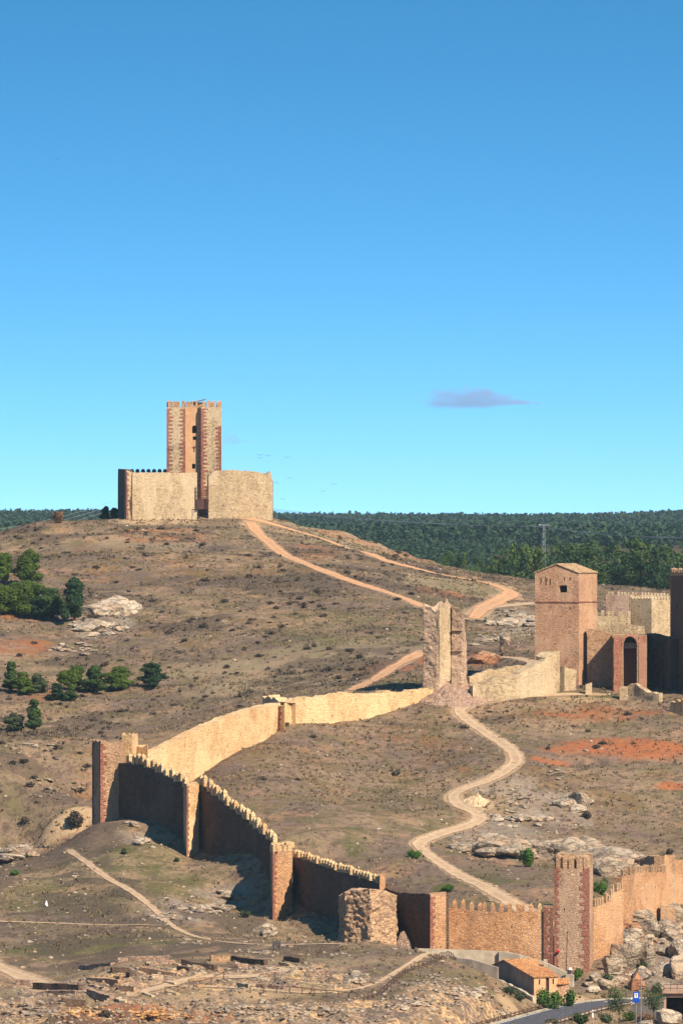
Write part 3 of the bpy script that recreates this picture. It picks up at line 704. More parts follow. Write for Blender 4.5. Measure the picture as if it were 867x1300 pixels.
# rendered recess, reddened panel and cross bar of the slit
mb = MB(); mb.box((*pt(246.6, 967.86), z_(568.5)), (.28, 0), (0, .05), .16); mb.build('slit_lintel', 'quoin', TA)
mb = MB(); c = np.array([*pt(252, 970), zp(510, 970)])
mb.add([c + v for v in ([-1.35, -1.2, -.25], [1.25, -1.2, .35], [1.25, 1.2, .35], [-1.35, 1.2, -.25], [-1.35, -1.2, -.12], [1.25, -1.2, .48], [1.25, 1.2, .48], [-1.35, 1.2, -.12])],
       [(3, 2, 1, 0), (4, 5, 6, 7), (0, 1, 5, 4), (1, 2, 6, 5), (2, 3, 7, 6), (3, 0, 4, 7)])
mb.build('stair_hut_roof', 'greywall', TA)
mb = MB(); mb.box((*pt(253, 970.3), zA1 - .1), (.95, 0), (0, .9), zp(510, 970) - zA1 - .02); mb.build('stair_hut', 'castle', TA)

# enclosure walls of the hill tower
EW = thing('enclosure_wall', 'pale rubble wall left of the gate gap with rounded battlements behind', 'wall', (*pt(200, 960), gz(*pt(200, 960))))
l = [(*pt(250.5, 960.5), zp(600.5, 960.5)), (*pt(206, 958.5), zp(600, 958.5)), (*pt(170, 957), zp(600, 957)), (*pt(161, 956.6), zp(597, 956.6))]
mb = MB(); wall_line(mb, l, 1.1, -1, .10, 1.5, 5); mb.build('masonry', 'pale', EW)
l2 = [(*pt(161.2, 956.7), zp(597, 956.6)), (*pt(150, 966), zp(595, 966))]
mb = MB(); wall_line(mb, l2, 1.0, -1, .08, 2.5, 6); mb.build('side_masonry', 'grey', EW)  # darkened rubble paints the shade of this left-facing side
pq = [(pt(161, 956.6)), (pt(250, 960.5)), (pt(250, 980)), (pt(150, 966))]
quoins(EW, pq, 0, gz(*pt(161, 956.6)) - .5, zp(599, 957), seed=11, l1=.2, l2=.45)
l3 = [(*pt(150, 966.3), zp(603, 966)), (*pt(165, 984), zp(600, 984)), (*pt(212, 985), zp(600, 985))]
mb = MB(); q, s, L, nr, zt = wall_line(mb, l3, .9, -1, .02, 1.5, 8); mb.build('rear_masonry', 'grey', EW)
for k in range(7):   # round-topped battlements seen from behind
    x0 = 168 + k * 7.0; c = (*pt(x0, 984.6), zp(601, 984.6)); mb = MB()
    pr = [(-.36, 0), (.36, 0)] + [(.36 * math.cos(a), .42 + .36 * math.sin(a)) for a in np.linspace(0, math.pi, 9)]
    n = len(pr); vs = [(c[0] + u, c[1] - .2, c[2] + v) for u, v in pr] + [(c[0] + u, c[1] + .2, c[2] + v) for u, v in pr]
    mb.add(vs, [tuple(range(n)), tuple(range(n, 2 * n))[::-1]] + [(i, (i + 1) % n, (i + 1) % n + n, i + n) for i in range(n)])
    mb.build('merlon', 'grey', EW)
l = [(*pt(265, 961), zp(605, 961)), (*pt(272, 961.2), zp(598.5, 961)), (*pt(290, 961.5), zp(596.5, 961.5)), (*pt(328, 963), zp(598.5, 963)), (*pt(338, 963.4), zp(602, 963)), (*pt(343.2, 963.6), zp(598, 963)), (*pt(346.5, 963.7), zp(610, 963.7))]
curtain('pale rubble wall right of the gate gap with an uneven rounded top on the hilltop', l, 1.2, 'pale', 1, .16, 9, world=True, name='enclosure_wall', drop=1.5)
l = [(*pt(346.8, 964.2), zp(612, 963.7)), (*pt(337, 986), zp(606, 986)), (*pt(215, 988), zp(606, 988))]
curtain('rubble wall closing the rear of the hilltop enclosure', l, 1.0, 'grey', 1, .1, 10, world=True, name='enclosure_wall', drop=2)
# gate between the two walls
G = thing('timber_gate', 'dark brown timber gate with tall posts between the two hilltop walls', 'gate', (*pt(257.5, 960.2), gz(*pt(257.5, 960.2))))
zg = zp(642, 960.2)
mb = MB(); mb.box((*pt(257.6, 960.2), zg - .6), (.93, 0), (0, .06), 1.75); mb.build('gate_leaf', 'paint', G)
for px, top in ((250.8, 616), (264.4, 602), (262.2, 617)):
    mb = MB(); mb.box((*pt(px, 960), zg - .6), (.09, 0), (0, .09), zp(top, 960) - zg + .6); mb.build('post', 'paint', G)
for py in (632, 627, 622.5):
    mb = MB(); mb.box((*pt(257.6, 960.1), zp(py, 960)), (.9, 0), (0, .04), .09); mb.build('rail', 'paint', G)
S = thing('notice_frame', 'empty metal notice frame on thin posts beside the track below the hilltop gate', 'sign', (*pt(247.5, 952), gz(*pt(247.5, 952))))
zs = gz(*pt(247.5, 952))
for px in (244.2, 250.8):
    mb = MB(); mb.tube([(*pt(px, 952), zs - .3), (*pt(px, 952), zs + 2.2)], .04); mb.build('post', 'steel', S)
mb = MB(); mb.box((*pt(247.5, 952), zs + 2.1), (.5, 0), (0, .05), .14); mb.build('top_bar', 'steel', S)
mb = MB(); mb.box((*pt(245.3, 952), zs + 1.1), (.12, 0), (0, .03), .8); mb.build('plate', 'concrete', S)
mb = MB(); mb.box((*pt(243.7, 960.3), zp(627, 960.3)), (.16, 0), (0, .03), .28)
base(mb.build('red_plaque', 'redp', None, (*pt(243.7, 960.3), zp(627, 960.3))), 'small red plaque fixed to the pale hilltop wall by the gate', 'plaque')

# ------------------------------------------------------------------ ruined tower in the middle
d = 725.0
pT = [pt(537.5, 724.6), pt(556, 723.7), pt(572.8, 726.4), pt(573.4, 725.7), pt(588, 725.2), pt(592, 728), pt(575, 732), pt(541, 731)]
def top2(x, y):
    px = CX + x / y * F
    t = np.interp(px, [530, 537, 555, 557, 563, 566, 569, 573, 574, 584, 588, 591, 596], [771, 771, 774, 770, 768, 765, 766, 771, 779, 776, 784, 806, 850])
    return zp(t, y) + 1.1 * (np.round(vn(x * 1.5, y * 1.5, 4) * 3) / 3 - .5) - (1.6 if y > 729 else 0)
RT = thing('ruined_tower', 'broken tall tower stump with three differently lit faces standing on a rubble heap', 'tower', (*pt(565, 728), gz(*pt(565, 728))))
mb = MB(); ruin(mb, pT, gz(*pt(565, 728)) - 1.5, top2, .20, 3, ds=.2, dz=.22, flare=.3); mb.build('masonry', 'bt', RT)
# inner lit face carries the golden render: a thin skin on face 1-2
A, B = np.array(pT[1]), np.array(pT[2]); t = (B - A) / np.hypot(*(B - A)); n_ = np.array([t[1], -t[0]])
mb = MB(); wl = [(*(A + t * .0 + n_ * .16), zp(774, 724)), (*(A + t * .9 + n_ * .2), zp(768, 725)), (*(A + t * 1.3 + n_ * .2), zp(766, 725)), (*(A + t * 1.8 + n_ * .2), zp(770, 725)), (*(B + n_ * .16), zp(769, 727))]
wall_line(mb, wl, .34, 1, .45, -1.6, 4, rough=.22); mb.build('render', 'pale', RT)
for py in (801, 827):   # putlog ledges, deep broken courses
    A, B = np.array(pT[3]), np.array(pT[4]); t = (B - A) / np.hypot(*(B - A)); n_ = np.array([t[1], -t[0]])
    mb = MB(); c = (A + B) / 2 + n_ * .12
    mb.box((*c, zp(py, 723.5)), t * .72, n_ * .14, .16); mb.build('ledge', 'bt', RT)
def heap(label, cpx, cpy, rx, ry, hgt, mat, name='rubble_heap', cat='rubble', seed=0, d0=500):
    x, y, z = hit(cpx, cpy, d0); n = 26; g = np.linspace(-1.15, 1.15, n); vs = []; 
    for j in g:
        for i in g:
            r = math.hypot(i, j); X = x + i * rx; Y = y + j * ry
            vs.append((X, Y, gz(X, Y) - .25 + hgt * max(0, 1 - r ** 1.6) + (abs(float(fbm(X * 1.6, Y * 1.6, seed, 4)) - .5) * 3.2 - .3) * max(0, 1 - r) * min(1, hgt)))
    fs = [(j * n + i, j * n + i + 1, (j + 1) * n + i + 1, (j + 1) * n + i) for j in range(n - 1) for i in range(n - 1)]
    # skirt closes the body under the ground
    vs2 = [(a, b, c - 1.0) for a, b, c in vs]; m = n * n
    rim = [i for i in range(n)] + [j * n + n - 1 for j in range(1, n)] + [(n - 1) * n + i for i in range(n - 2, -1, -1)] + [j * n for j in range(n - 2, 0, -1)]
    mb = MB(); mb.add(vs + vs2, fs + [tuple(k + m for k in f[::-1]) for f in fs] + [(rim[k], rim[(k + 1) % len(rim)], rim[(k + 1) % len(rim)] + m, rim[k] + m) for k in range(len(rim))])
    return base(mb.build(name, mat, None, (x, y, z)), label, cat)
heap('stony rubble heap spilling from the foot of the broken tower stump', 577, 885, 5.4, 5.0, 1.5, 'rubble', seed=3)
heap('low mound of fallen masonry between the broken tower stump and the long golden wall', 550, 880, 2.6, 3.5, 1.1, 'rubble', seed=8)

# ------------------------------------------------------------------ gatehouse tower
pG = [pt(678.5, 737.6), pt(734.5, 735.5), pt(757.5, 742.5), pt(702, 744.8)]
zG0 = gz(*pt(718, 738)) - 2; zE = zp(727.6, 736)
GT = thing('gatehouse_tower', 'square pink tower with a small tiled pitched roof and one dark square window', 'tower', (*pt(717, 741), zG0 + 2))
mb = MB(); inner = []
LAB = math.hypot(pG[1][0] - pG[0][0], pG[1][1] - pG[0][1]); ug = lambda px: LAB * (px - 678.5) / 56.0; zg = lambda py: zp(py, 738)
holes = [(ug(709.5), ug(719.5), zg(752), zg(743), .9)]
for px, a, b in ((686, 742, 734), (692.3, 744, 733), (697.7, 743, 735), (716, 737, 733), (723, 736.5, 732.5)): holes.append((ug(px) - .08, ug(px) + .1, zg(a), zg(b), .5))
for px, a in ((722, 796), (728, 800), (690, 812), (724.5, 826), (700, 781), (717, 841)): holes.append((ug(px) - .07, ug(px) + .07, zg(a), zg(a) + .16, .3))
zsc = zp(765, 737)
hollow(mb, pG, zG0, zE, {0: holes}, inner)
mA = (np.array(pG[0]) + pG[1]) / 2; mB_ = (np.array(pG[3]) + pG[2]) / 2; zR = zp(716.5, 738)
P3 = lambda p, z: (p[0], p[1], z)
mb.add([P3(pG[0], zE), P3(pG[1], zE), P3(mA, zR - .12)], [(0, 1, 2)]); mb.add([P3(pG[3], zE), P3(pG[2], zE), P3(mB_, zR - .12)], [(0, 2, 1)])
mb.build('masonry', 'pink', GT)
for k, ring in enumerate(inner):
    b = MB(); b.add(ring, [tuple(range(len(ring)))]); b.build('window' if k == 0 else ('arrow_slit' if k < 6 else 'putlog_hole'), 'darkin', GT)
def roof_plane(mb, e0, e1, r1, r0, th=.14, over=.10):
    e0, e1, r1, r0 = [np.array(v, float) for v in (e0, e1, r1, r0)]
    al = (e1 - e0) / np.linalg.norm(e1 - e0); dn0 = (e0 - r0) / np.linalg.norm(e0 - r0)
    e0, e1, r0, r1 = e0 - al * over + dn0 * over, e1 + al * over + dn0 * over, r0 - al * over, r1 + al * over
    nr = np.cross(e1 - e0, r0 - e0); nr /= np.linalg.norm(nr); nr *= np.sign(nr[2])
    n = max(4, int(np.linalg.norm(e1 - e0) / .24)); vs = []; m = 2 * n + 1
    for k in range(m):      # rows of barrel tiles
        t = k / (m - 1); h = th * (.6 + .55 * (k % 2))
        vs += [e0 + (e1 - e0) * t + nr * h, r0 + (r1 - r0) * t + nr * h, e0 + (e1 - e0) * t, r0 + (r1 - r0) * t]
    fs = []
    for k in range(m - 1):
        a = k * 4; b = a + 4; fs += [(a, b, b + 1, a + 1), (a + 2, a + 3, b + 3, b + 2), (a, a + 2, b + 2, b), (a + 1, b + 1, b + 3, a + 3)]
    fs += [(0, 1, 3, 2), ((m - 1) * 4, (m - 1) * 4 + 2, (m - 1) * 4 + 3, (m - 1) * 4 + 1)]
    mb.add(vs, fs)
mb = MB(); roof_plane(mb, P3(pG[1], zE), P3(pG[2], zE), P3(mB_, zR), P3(mA, zR)); roof_plane(mb, P3(pG[3], zE), P3(pG[0], zE), P3(mA, zR), P3(mB_, zR)); mb.build('roof', 'tileb', GT)
def offs(poly, o):
    out = []
    for i, p in enumerate(poly):
        p = np.array(p); a = np.array(poly[i - 1]) - p; b = np.array(poly[(i + 1) % len(poly)]) - p; a = a / np.hypot(*a); b = b / np.hypot(*b)
        na = np.array([-a[1], a[0]]); nb = np.array([b[1], -b[0]]); out.append(tuple(p + (na + nb) / (1 + na @ nb) * o))
    return out
mb = MB(); mb.prism(offs(pG, .07), zsc, zsc + .14); mb.build('string_course', 'quoin', GT)
quoins(GT, pG, 1, zsc + .3, zE - .1, seed=21, out=.02, l1=.35, l2=.6, mat='pink'); quoins(GT, pG, 1, zG0, zsc - .2, seed=22, out=.02, l1=.4, l2=.7, mat='pink')

# curtain with the tall red-brick gate
curtain('shaded rubble wall between the roofed tower and the tall brick gateway', [(*pt(745, 736.6), zp(798, 736.6)), (*pt(760, 736.5), zp(800, 736.5)), (*pt(779, 736.4), zp(806, 736.4))], 1.4, 'castle', 1, .10, 31, world=True, drop=2)
pq = [pt(777, 733.0), pt(820.5, 732.6), pt(820.8, 739), pt(777, 739)]
GW = thing('gateway', 'tall red-brick gateway with a pointed arch and a dark recessed door', 'gateway', (*pt(799, 734), gz(*pt(799, 734))))
z0 = gz(*pt(799, 733)) - 1.5; z1 = zp(806, 732.8); L = math.hypot(pq[1][0] - pq[0][0], pq[1][1] - pq[0][1]); ug = lambda px: L * (px - 777) / 43.5
mb = MB(); inner = []
hollow(mb, pq, z0, z1, {0: [(ug(790.5), ug(808), z0 + .3, zp(808.5, 733), 1.6, 1.3)]}, inner); mb.build('masonry', 'castle', GW)
b = MB(); b.add(inner[0], [tuple(range(len(inner[0])))]); b.build('door', 'paint', GW)
b = MB(); b.box((*pt(799.2, 734.1), zp(823, 734)), (.92, 0), (0, .1), .7); b.build('lintel', 'greywall', GW)
# brick frame round the opening: two jambs and a pointed arch band
for a0, a1, tp in ((778, 788.8, 807.5), (809.6, 819.8, 807.5)):
    b = MB(); w = (a1 - a0) / F * 733
    zz = z0 + .2; r = random.Random(int(a0))
    while zz < zp(tp, 733) - .2:
        hh = r.uniform(.22, .34); ww = w * r.uniform(.82, 1.0) / 2; b.box((*pt((a0 + a1) / 2, 732.72), zz), (ww, 0), (0, .12), hh - .012); zz += hh
    b.build('brick_jamb', 'brick', GW)
b = MB(); c = pt(799.2, 732.66); zc = zp(820, 733); vs = []; n = 17
for k in range(n):
    a = math.pi * k / (n - 1); rr = 1.0
    u = math.cos(a); v = math.sin(a) ** .8
    for q_, yy in ((1.02, -.06), (1.3, -.06), (1.3, .3), (1.02, .3)): vs.append((c[0] + u * .9 * q_, c[1] + yy, zc + v * 1.17 * q_ * (1 + .06 * (1 - abs(u)))))
fs = []
for k in range(n - 1):
    for j in range(4): fs.append((k * 4 + j, k * 4 + (j + 1) % 4, (k + 1) * 4 + (j + 1) % 4, (k + 1) * 4 + j))
fs += [(0, 1, 2, 3), tuple((n - 1) * 4 + j for j in (3, 2, 1, 0))]; b.add(vs, fs); b.build('arch_band', 'brick', GW)
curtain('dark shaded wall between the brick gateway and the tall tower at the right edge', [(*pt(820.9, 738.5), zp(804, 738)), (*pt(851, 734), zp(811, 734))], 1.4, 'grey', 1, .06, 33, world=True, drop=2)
pR = [pt(850.5, 738), pt(884, 727), pt(908, 737), pt(872, 748)]
RTW = thing('castle_tower', 'tall shaded battlemented tower cut by the right edge beside the brick gateway', 'tower', (*pt(875, 737), gz(*pt(875, 737))))
mb = MB(); inner = []; zt = zp(731, 735)
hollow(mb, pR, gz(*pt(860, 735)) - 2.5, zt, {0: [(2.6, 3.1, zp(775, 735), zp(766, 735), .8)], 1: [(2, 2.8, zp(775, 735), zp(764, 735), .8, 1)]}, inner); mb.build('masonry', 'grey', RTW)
for ring in inner:
    b = MB(); b.add(ring, [tuple(range(len(ring)))]); b.build('window', 'darkin', RTW)
tower_merlons(RTW, pR, [0, 1, 2, 3], zt, {0: 12, 1: 5, 2: 12, 3: 5}, h=.85, cap=.2, gapw=.3, mat='castle')
quoins(RTW, pR, 0, gz(*pt(860, 735)) - 2, zt - .2, seed=41, bh=.4, l1=.3, l2=.55); quoins(RTW, pR, 1, gz(*pt(860, 735)) - 2, zt - .2, seed=42)

# inner castle walls behind
curtain('low inner wall with a row of narrow red slots behind the roofed tower', [(*pt(752, 774), zp(782, 774)), (*pt(800, 774), zp(783, 774))], 1, 'pale', 1, .05, 35, world=True, drop=3,
        mer=dict(gap=.72, w=.42, t=.35, h=.7, cap=.12, mat='pale'))
curtain('plain pale inner wall just above the shaded gateway wall', [(*pt(748, 762), zp(789, 762)), (*pt(772, 762), zp(791, 762)), (*pt(818, 762), zp(795, 762))], 1.2, 'pale', 1, .08, 36, world=True, drop=3)
curtain('far greyish inner wall with battlements left of the pale corner tower', [(*pt(768.5, 785.5), zp(754.5, 785.5)), (*pt(797, 785), zp(756, 785))], 1, 'mauve', 1, .04, 37, world=True, drop=3,
        mer=dict(gap=.5, w=.32, t=.3, h=.4, cap=.1, mat='pale'))
curtain('far pale parapet with fine battlements running behind the corner tower', [(*pt(799, 812), zp(755, 812)), (*pt(852, 812), zp(757, 812))], .8, 'pale', 1, .03, 38, world=True, drop=4,
        mer=dict(gap=.5, w=.32, t=.3, h=.35, cap=.1, mat='pale'))
pK = [pt(799.5, 786.6), pt(826.5, 784.6), pt(853, 789), pt(826, 793)]
KT = thing('corner_tower', 'squat pale corner tower of the inner castle with one bright face', 'tower', (*pt(826, 790), gz(*pt(826, 790))))
mb = MB(); hollow(mb, pK, zp(815, 786), zp(762, 786), {}, None); mb.build('masonry', 'pale', KT)
tower_merlons(KT, pK, [0, 1, 2, 3], zp(762, 786), {0: 7, 1: 7, 2: 7, 3: 7}, h=.4, cap=.1, gapw=.2, t=.3, mat='pale')

# ruined forewall below the roofed tower
curtain('golden ruined wall climbing in a ragged slope to the foot of the roofed tower', [(600, 870, 795), (618, 866, 796), (640, 860, 797), (660, 853, 799), (676, 846, 801), (692, 836, 803), (700, 827, 805), (710, 828, 808)], 1.6, 'pale', 1, .45, 43, rough=.14, name='ruined_wall')
RW = curtain('short battered wall end with a dark hollow at the foot of the roofed tower', [(716, 845, 809), (720, 848, 810), (731, 851, 812)], 1.0, 'pale', 1, .2, 44, rough=.1, name='ruined_wall')
curtain('thin pale wall crest behind the golden ruined wall, right of the rubble heap', [(596, 858, 812), (620, 852, 815), (650, 846, 818), (690, 840, 822)], .8, 'pale', 1, .3, 45, rough=.1, name='ruined_wall')
curtain('crumbled low wall stub in the grass before the brick gateway', [(786, 874, 802), (797, 871, 802), (806, 868, 801), (812, 874, 800), (836, 880, 797)], .8, 'pale', 1, .5, 46, rough=.15, name='ruined_wall')
curtain('tiny broken pillar of masonry in front of the roofed tower', [(743, 870, 806), (751, 868, 806)], .8, 'pale', 1, .4, 47, rough=.1, name='ruined_wall')
curtain('golden crenellated wall fragment at the right edge below the shaded tower', [(849, 897, 788), (860, 894, 786), (885, 892, 782)], 1.0, 'tapia', 1, .1, 48, mer=dict(gap=.85, w=.5, t=.4, h=.6, cap=.1, mat='tapia'), drop=3)

# ------------------------------------------------------------------ outer wall, from the left corner tower round to the right
pL = [pt(118, 672), pt(128.5, 667), pt(152, 667.5), pt(170, 676), pt(130, 683)]
LT = thing('corner_tower', 'ruined corner tower at the far left end of the long battlemented wall', 'tower', (*pt(140, 673), gz(*pt(140, 673))))
mb = MB()
def topL(x, y):
    px = CX + x / y * F; return zp(np.interp(px, [110, 128, 150, 160, 175], [939, 941, 944, 940, 938]), y) + .3 * (vn(x * 2, y * 2, 9) - .5)
ruin(mb, pL, gz(*pt(140, 670)) - 2.5, topL, .08, 5, ds=.35, dz=.4); mb.build('masonry', 'castle', LT)
quoins(LT, pL, 1, gz(*pt(128, 667)) - 1, zp(944, 667), seed=51, l1=.3, l2=.6, out=.07); quoins(LT, pL, 0, gz(*pt(118, 672)) - 1, zp(943, 672), seed=52, l1=.5, l2=.9, out=.07)
def topU(x, y): return zp(932, y) + .6 * (vn(x * 1.7, y * 1.7, 12) - .6)
mb = MB(); ruin(mb, [pt(155, 671), pt(168, 670.5), pt(176, 674), pt(160, 678)], zp(985, 672), topU, .12, 6, ds=.3, dz=.35); mb.build('upper_stump', 'tapia', LT)
mb = MB(); ruin(mb, [pt(174, 673), pt(188, 672), pt(188, 675), pt(174, 677)], zp(1010, 672), lambda x, y: zp(947, y) + .4 * (vn(x * 2, y * 2, 13) - .5), .1, 7, ds=.3, dz=.35); mb.build('low_stump', 'tapia', LT)

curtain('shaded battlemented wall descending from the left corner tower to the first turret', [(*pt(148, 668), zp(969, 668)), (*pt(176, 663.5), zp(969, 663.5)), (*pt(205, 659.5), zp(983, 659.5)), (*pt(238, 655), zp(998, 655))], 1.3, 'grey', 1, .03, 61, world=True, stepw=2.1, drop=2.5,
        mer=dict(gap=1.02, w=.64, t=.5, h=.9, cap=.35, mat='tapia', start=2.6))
p1 = [pt(233, 656), pt(237.5, 650.8), pt(253, 653), pt(249, 659)]
def turret(label, poly, ztop, mat, sd, mer=True, qs=(1,)):
    T = thing('wall_turret', label, 'turret', (*np.mean(np.array(poly), 0), gz(*poly[1])))
    mb = MB(); zb = min(gz(*p) for p in poly) - 2; hollow(mb, poly, zb, ztop, {}, None); mb.build('masonry', mat, T)
    for k in qs: quoins(T, poly, k, zb, ztop - .15, seed=sd, l1=.28, l2=.5, bh=.34)
    return T
turret('first slim wall turret from the left, just a lit sliver with a red edge', p1, zp(995, 653), 'tapia', 62)
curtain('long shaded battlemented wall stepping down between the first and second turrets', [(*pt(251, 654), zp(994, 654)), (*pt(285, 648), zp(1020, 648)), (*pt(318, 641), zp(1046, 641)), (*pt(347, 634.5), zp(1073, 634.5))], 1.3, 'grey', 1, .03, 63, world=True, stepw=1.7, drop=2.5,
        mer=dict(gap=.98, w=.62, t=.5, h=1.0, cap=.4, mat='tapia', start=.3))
p2 = [pt(343.5, 634), pt(346.8, 627.5), pt(371, 629.5), pt(369, 637)]
T2_ = turret('second wall turret with an orange lit face and slotted top', p2, zp(1081, 628), 'orange', 64)
tower_merlons(T2_, p2, [0, 1, 2, 3], zp(1081, 628), {0: 3, 1: 4, 2: 3, 3: 3}, h=.72, cap=.02, gapw=.14, t=.6, mat='tapia')
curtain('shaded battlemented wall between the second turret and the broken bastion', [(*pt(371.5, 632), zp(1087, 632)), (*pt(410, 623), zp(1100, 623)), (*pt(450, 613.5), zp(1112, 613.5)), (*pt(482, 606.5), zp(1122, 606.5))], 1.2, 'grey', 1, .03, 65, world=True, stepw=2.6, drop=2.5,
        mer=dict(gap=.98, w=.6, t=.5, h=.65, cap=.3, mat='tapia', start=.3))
pe = [pt(481, 607), pt(482, 604.6), pt(489, 605.2), pt(489, 608.5)]
turret('narrow lit pier ending the shaded wall above the broken bastion', pe, zp(1111, 605), 'orange', 66, qs=())
def topB(x, y):
    px = CX + x / y * F; return zp(np.interp(px, [425, 435, 445, 470, 495, 503], [1142, 1134, 1130, 1129, 1133, 1139]), y) + .25 * (vn(x * 1.6, y * 1.6, 19) - .5)
pB = [pt(431, 600), pt(438, 594), pt(470, 592.3), pt(500, 594.5), pt(503, 599), pt(500, 604), pt(436, 605)]
RB = thing('ruined_bastion', 'squat broken bastion of crumbling orange masonry in front of the shaded wall', 'bastion', (*pt(467, 598), gz(*pt(467, 594))))
mb = MB(); ruin(mb, pB, gz(*pt(467, 592)) - 2, topB, .40, 21, ds=.16, dz=.16, flare=.25); mb.build('masonry', 'crumb', RB)
mb = MB(); 0 and ruin(mb, [pt(454, 592.2), pt(481, 592.1), pt(484, 593), pt(452, 593)], zp(1166, 592), lambda x, y: zp(1139, y) + .3 * (vn(x * 2, 0, 8) - .5), .10, 23, ds=.25, dz=.25)
mb = MB(); ruin(mb, [pt(505, 590), pt(521, 590), pt(519, 592), pt(507, 592)], zp(1215, 590), lambda x, y: zp(np.interp(CX + x / y * F, [504, 508, 513, 521], [1196, 1184, 1182, 1199]), y), .15, 24, ds=.25, dz=.25)
base(mb.build('ruined_wall', 'rubble', None, (*pt(513, 590), gz(*pt(513, 590)))), 'small leaning lump of masonry right of the broken bastion', 'rubble')
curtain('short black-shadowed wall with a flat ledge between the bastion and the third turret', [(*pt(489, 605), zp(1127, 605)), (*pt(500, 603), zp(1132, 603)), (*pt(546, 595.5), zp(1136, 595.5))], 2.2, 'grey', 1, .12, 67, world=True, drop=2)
p3 = [pt(544.5, 597.5), pt(546.3, 594), pt(566, 594.6), pt(566, 600)]
turret('third wall turret, a plain lit orange block without battlements', p3, zp(1136, 594.3), 'orange', 68)
FW = curtain('sunlit orange front wall with pointed battlements between the third turret and the tall red-cornered tower', [(*pt(566, 599), zp(1152, 599)), (*pt(600, 598.6), zp(1156, 598.6)), (*pt(640, 598.2), zp(1158, 598.2)), (*pt(692, 598), zp(1158, 598))], 1.1, 'orange', 1, .03, 69, world=True, drop=2,
        mer=dict(gap=.82, w=.46, h=.72, cap=.36, mat='orange', start=.7))
p4 = [pt(690, 597.8), pt(701.5, 597.4), pt(701.5, 600.5), pt(690, 600.5)]
turret('narrow pier with a red edge at the right end of the sunlit front wall', p4, zp(1150, 597.5), 'orange', 70, qs=(0, 1))
p5 = [pt(703.5, 597.5), pt(747.0, 596.8), pt(752.3, 602.2), pt(708, 603)]
TT = thing('battlemented_tower', 'tall front tower with red corner stones and broad battlements beside the tiled house', 'tower', (*pt(728, 599), gz(*pt(728, 596))))
zb = gz(*pt(728, 596)) - 2.5; zt = zp(1104, 595.5); mb = MB(); inner = []
hollow(mb, p5, zb, zt, {0: [(.95, 1.1, zp(1158, 595), zp(1155, 595), .3), (3.0, 3.08, zp(1178, 595), zp(1172, 595), .3)]}, inner); mb.build('masonry', 'tt', TT)
for ring in inner:
    b = MB(); b.add(ring, [tuple(range(len(ring)))]); b.build('putlog_hole', 'darkin', TT)
tower_merlons(TT, p5, [0, 1, 2, 3], zt, {0: 5, 1: 5, 2: 5, 3: 5}, h=1.35, cap=.16, gapw=.27, t=1.1, mat='castle')
quoins(TT, p5, 0, zb, zt + .1, seed=71, l1=.3, l2=.5, bh=.4); quoins(TT, p5, 1, zb, zt + .1, seed=72, l1=.55, l2=.9, bh=.4)
curtain('steep sunlit wall with close battlements right behind the tall red-cornered tower', [(*pt(752.5, 602), zp(1152, 602)), (*pt(770, 604), zp(1147, 604)), (*pt(780, 605.5), zp(1134, 605.5)), (*pt(791, 607), zp(1128, 607))], 1.0, 'orange', 1, .04, 73, world=True, drop=2, stepw=.8,
        mer=dict(gap=.55, w=.28, h=.8, cap=.16, t=.3, mat='castle', start=.15))
curtain('battlemented orange wall climbing above the boulders near the right edge', [(*pt(789, 612), zp(1114, 612)), (*pt(800, 614), zp(1110, 614)), (*pt(812, 617), zp(1108, 617)), (*pt(845, 624), zp(1107, 624))], 1.0, 'orange', 1, .04, 74, world=True, drop=1.5,
        mer=dict(gap=.52, w=.28, h=.75, cap=.15, t=.3, mat='castle', start=.3))
curtain('pale upper parapet with a weathered rounded rim behind the climbing orange wall', [(*pt(812, 632), zp(1094, 632)), (*pt(822, 631), zp(1087, 631)), (*pt(843, 629), zp(1086, 629))], 1.6, 'castle', 1, .12, 75, world=True, drop=1.5)
curtain('reddish plain wall running out of the frame from the upper parapet', [(*pt(843, 627.5), zp(1086, 627.5)), (*pt(858, 631), zp(1091, 631)), (*pt(900, 640), zp(1098, 640))], 1.2, 'orange', 1, .1, 76, world=True, drop=1.5)
curtain('low pale buttress stub below the reddish wall at the right edge', [(*pt(838, 621), zp(1150, 621)), (*pt(858, 621), zp(1156, 621))], 1, 'castle', 1, .4, 77, world=True, drop=1.5, name='ruined_wall')

# long golden wall, inner side lit
curtain('long golden inner wall sweeping back from the left corner tower up the slope', [(*pt(182, 672), zp(962, 672)), (*pt(205, 677), zp(951, 677)), (*pt(232, 681), zp(937, 681)), (*pt(268, 687), zp(919, 687)), (*pt(300, 692.5), zp(907, 692.5)), (*pt(330, 698.5), zp(898, 698.5)), (*pt(356, 704), zp(892, 704))], 1.5, 'tapia', 1, .12, 78, world=True, drop=1.5, rough=.08)
pj = [pt(353.5, 703.3), pt(361, 702.6), pt(362, 706), pt(354, 706.5)]
turret('low red-edged pier where the golden wall bends', pj, zp(896, 703), 'tapia', 79, qs=(0,))
curtain('golden ragged-topped wall running right from the bend to the broken tower stump', [(*pt(333, 716), zp(884, 716)), (*pt(350, 708), zp(888, 708)), (*pt(361, 704.5), zp(894, 704.5)), (*pt(380, 706.5), zp(887, 706.5)), (*pt(420, 711), zp(881, 711)), (*pt(470, 716), zp(879, 716)), (*pt(520, 721), zp(878, 721)), (*pt(553, 724), zp(874, 724))], 1.5, 'tapia', 1, .38, 80, world=True, drop=1.5, rough=.1)
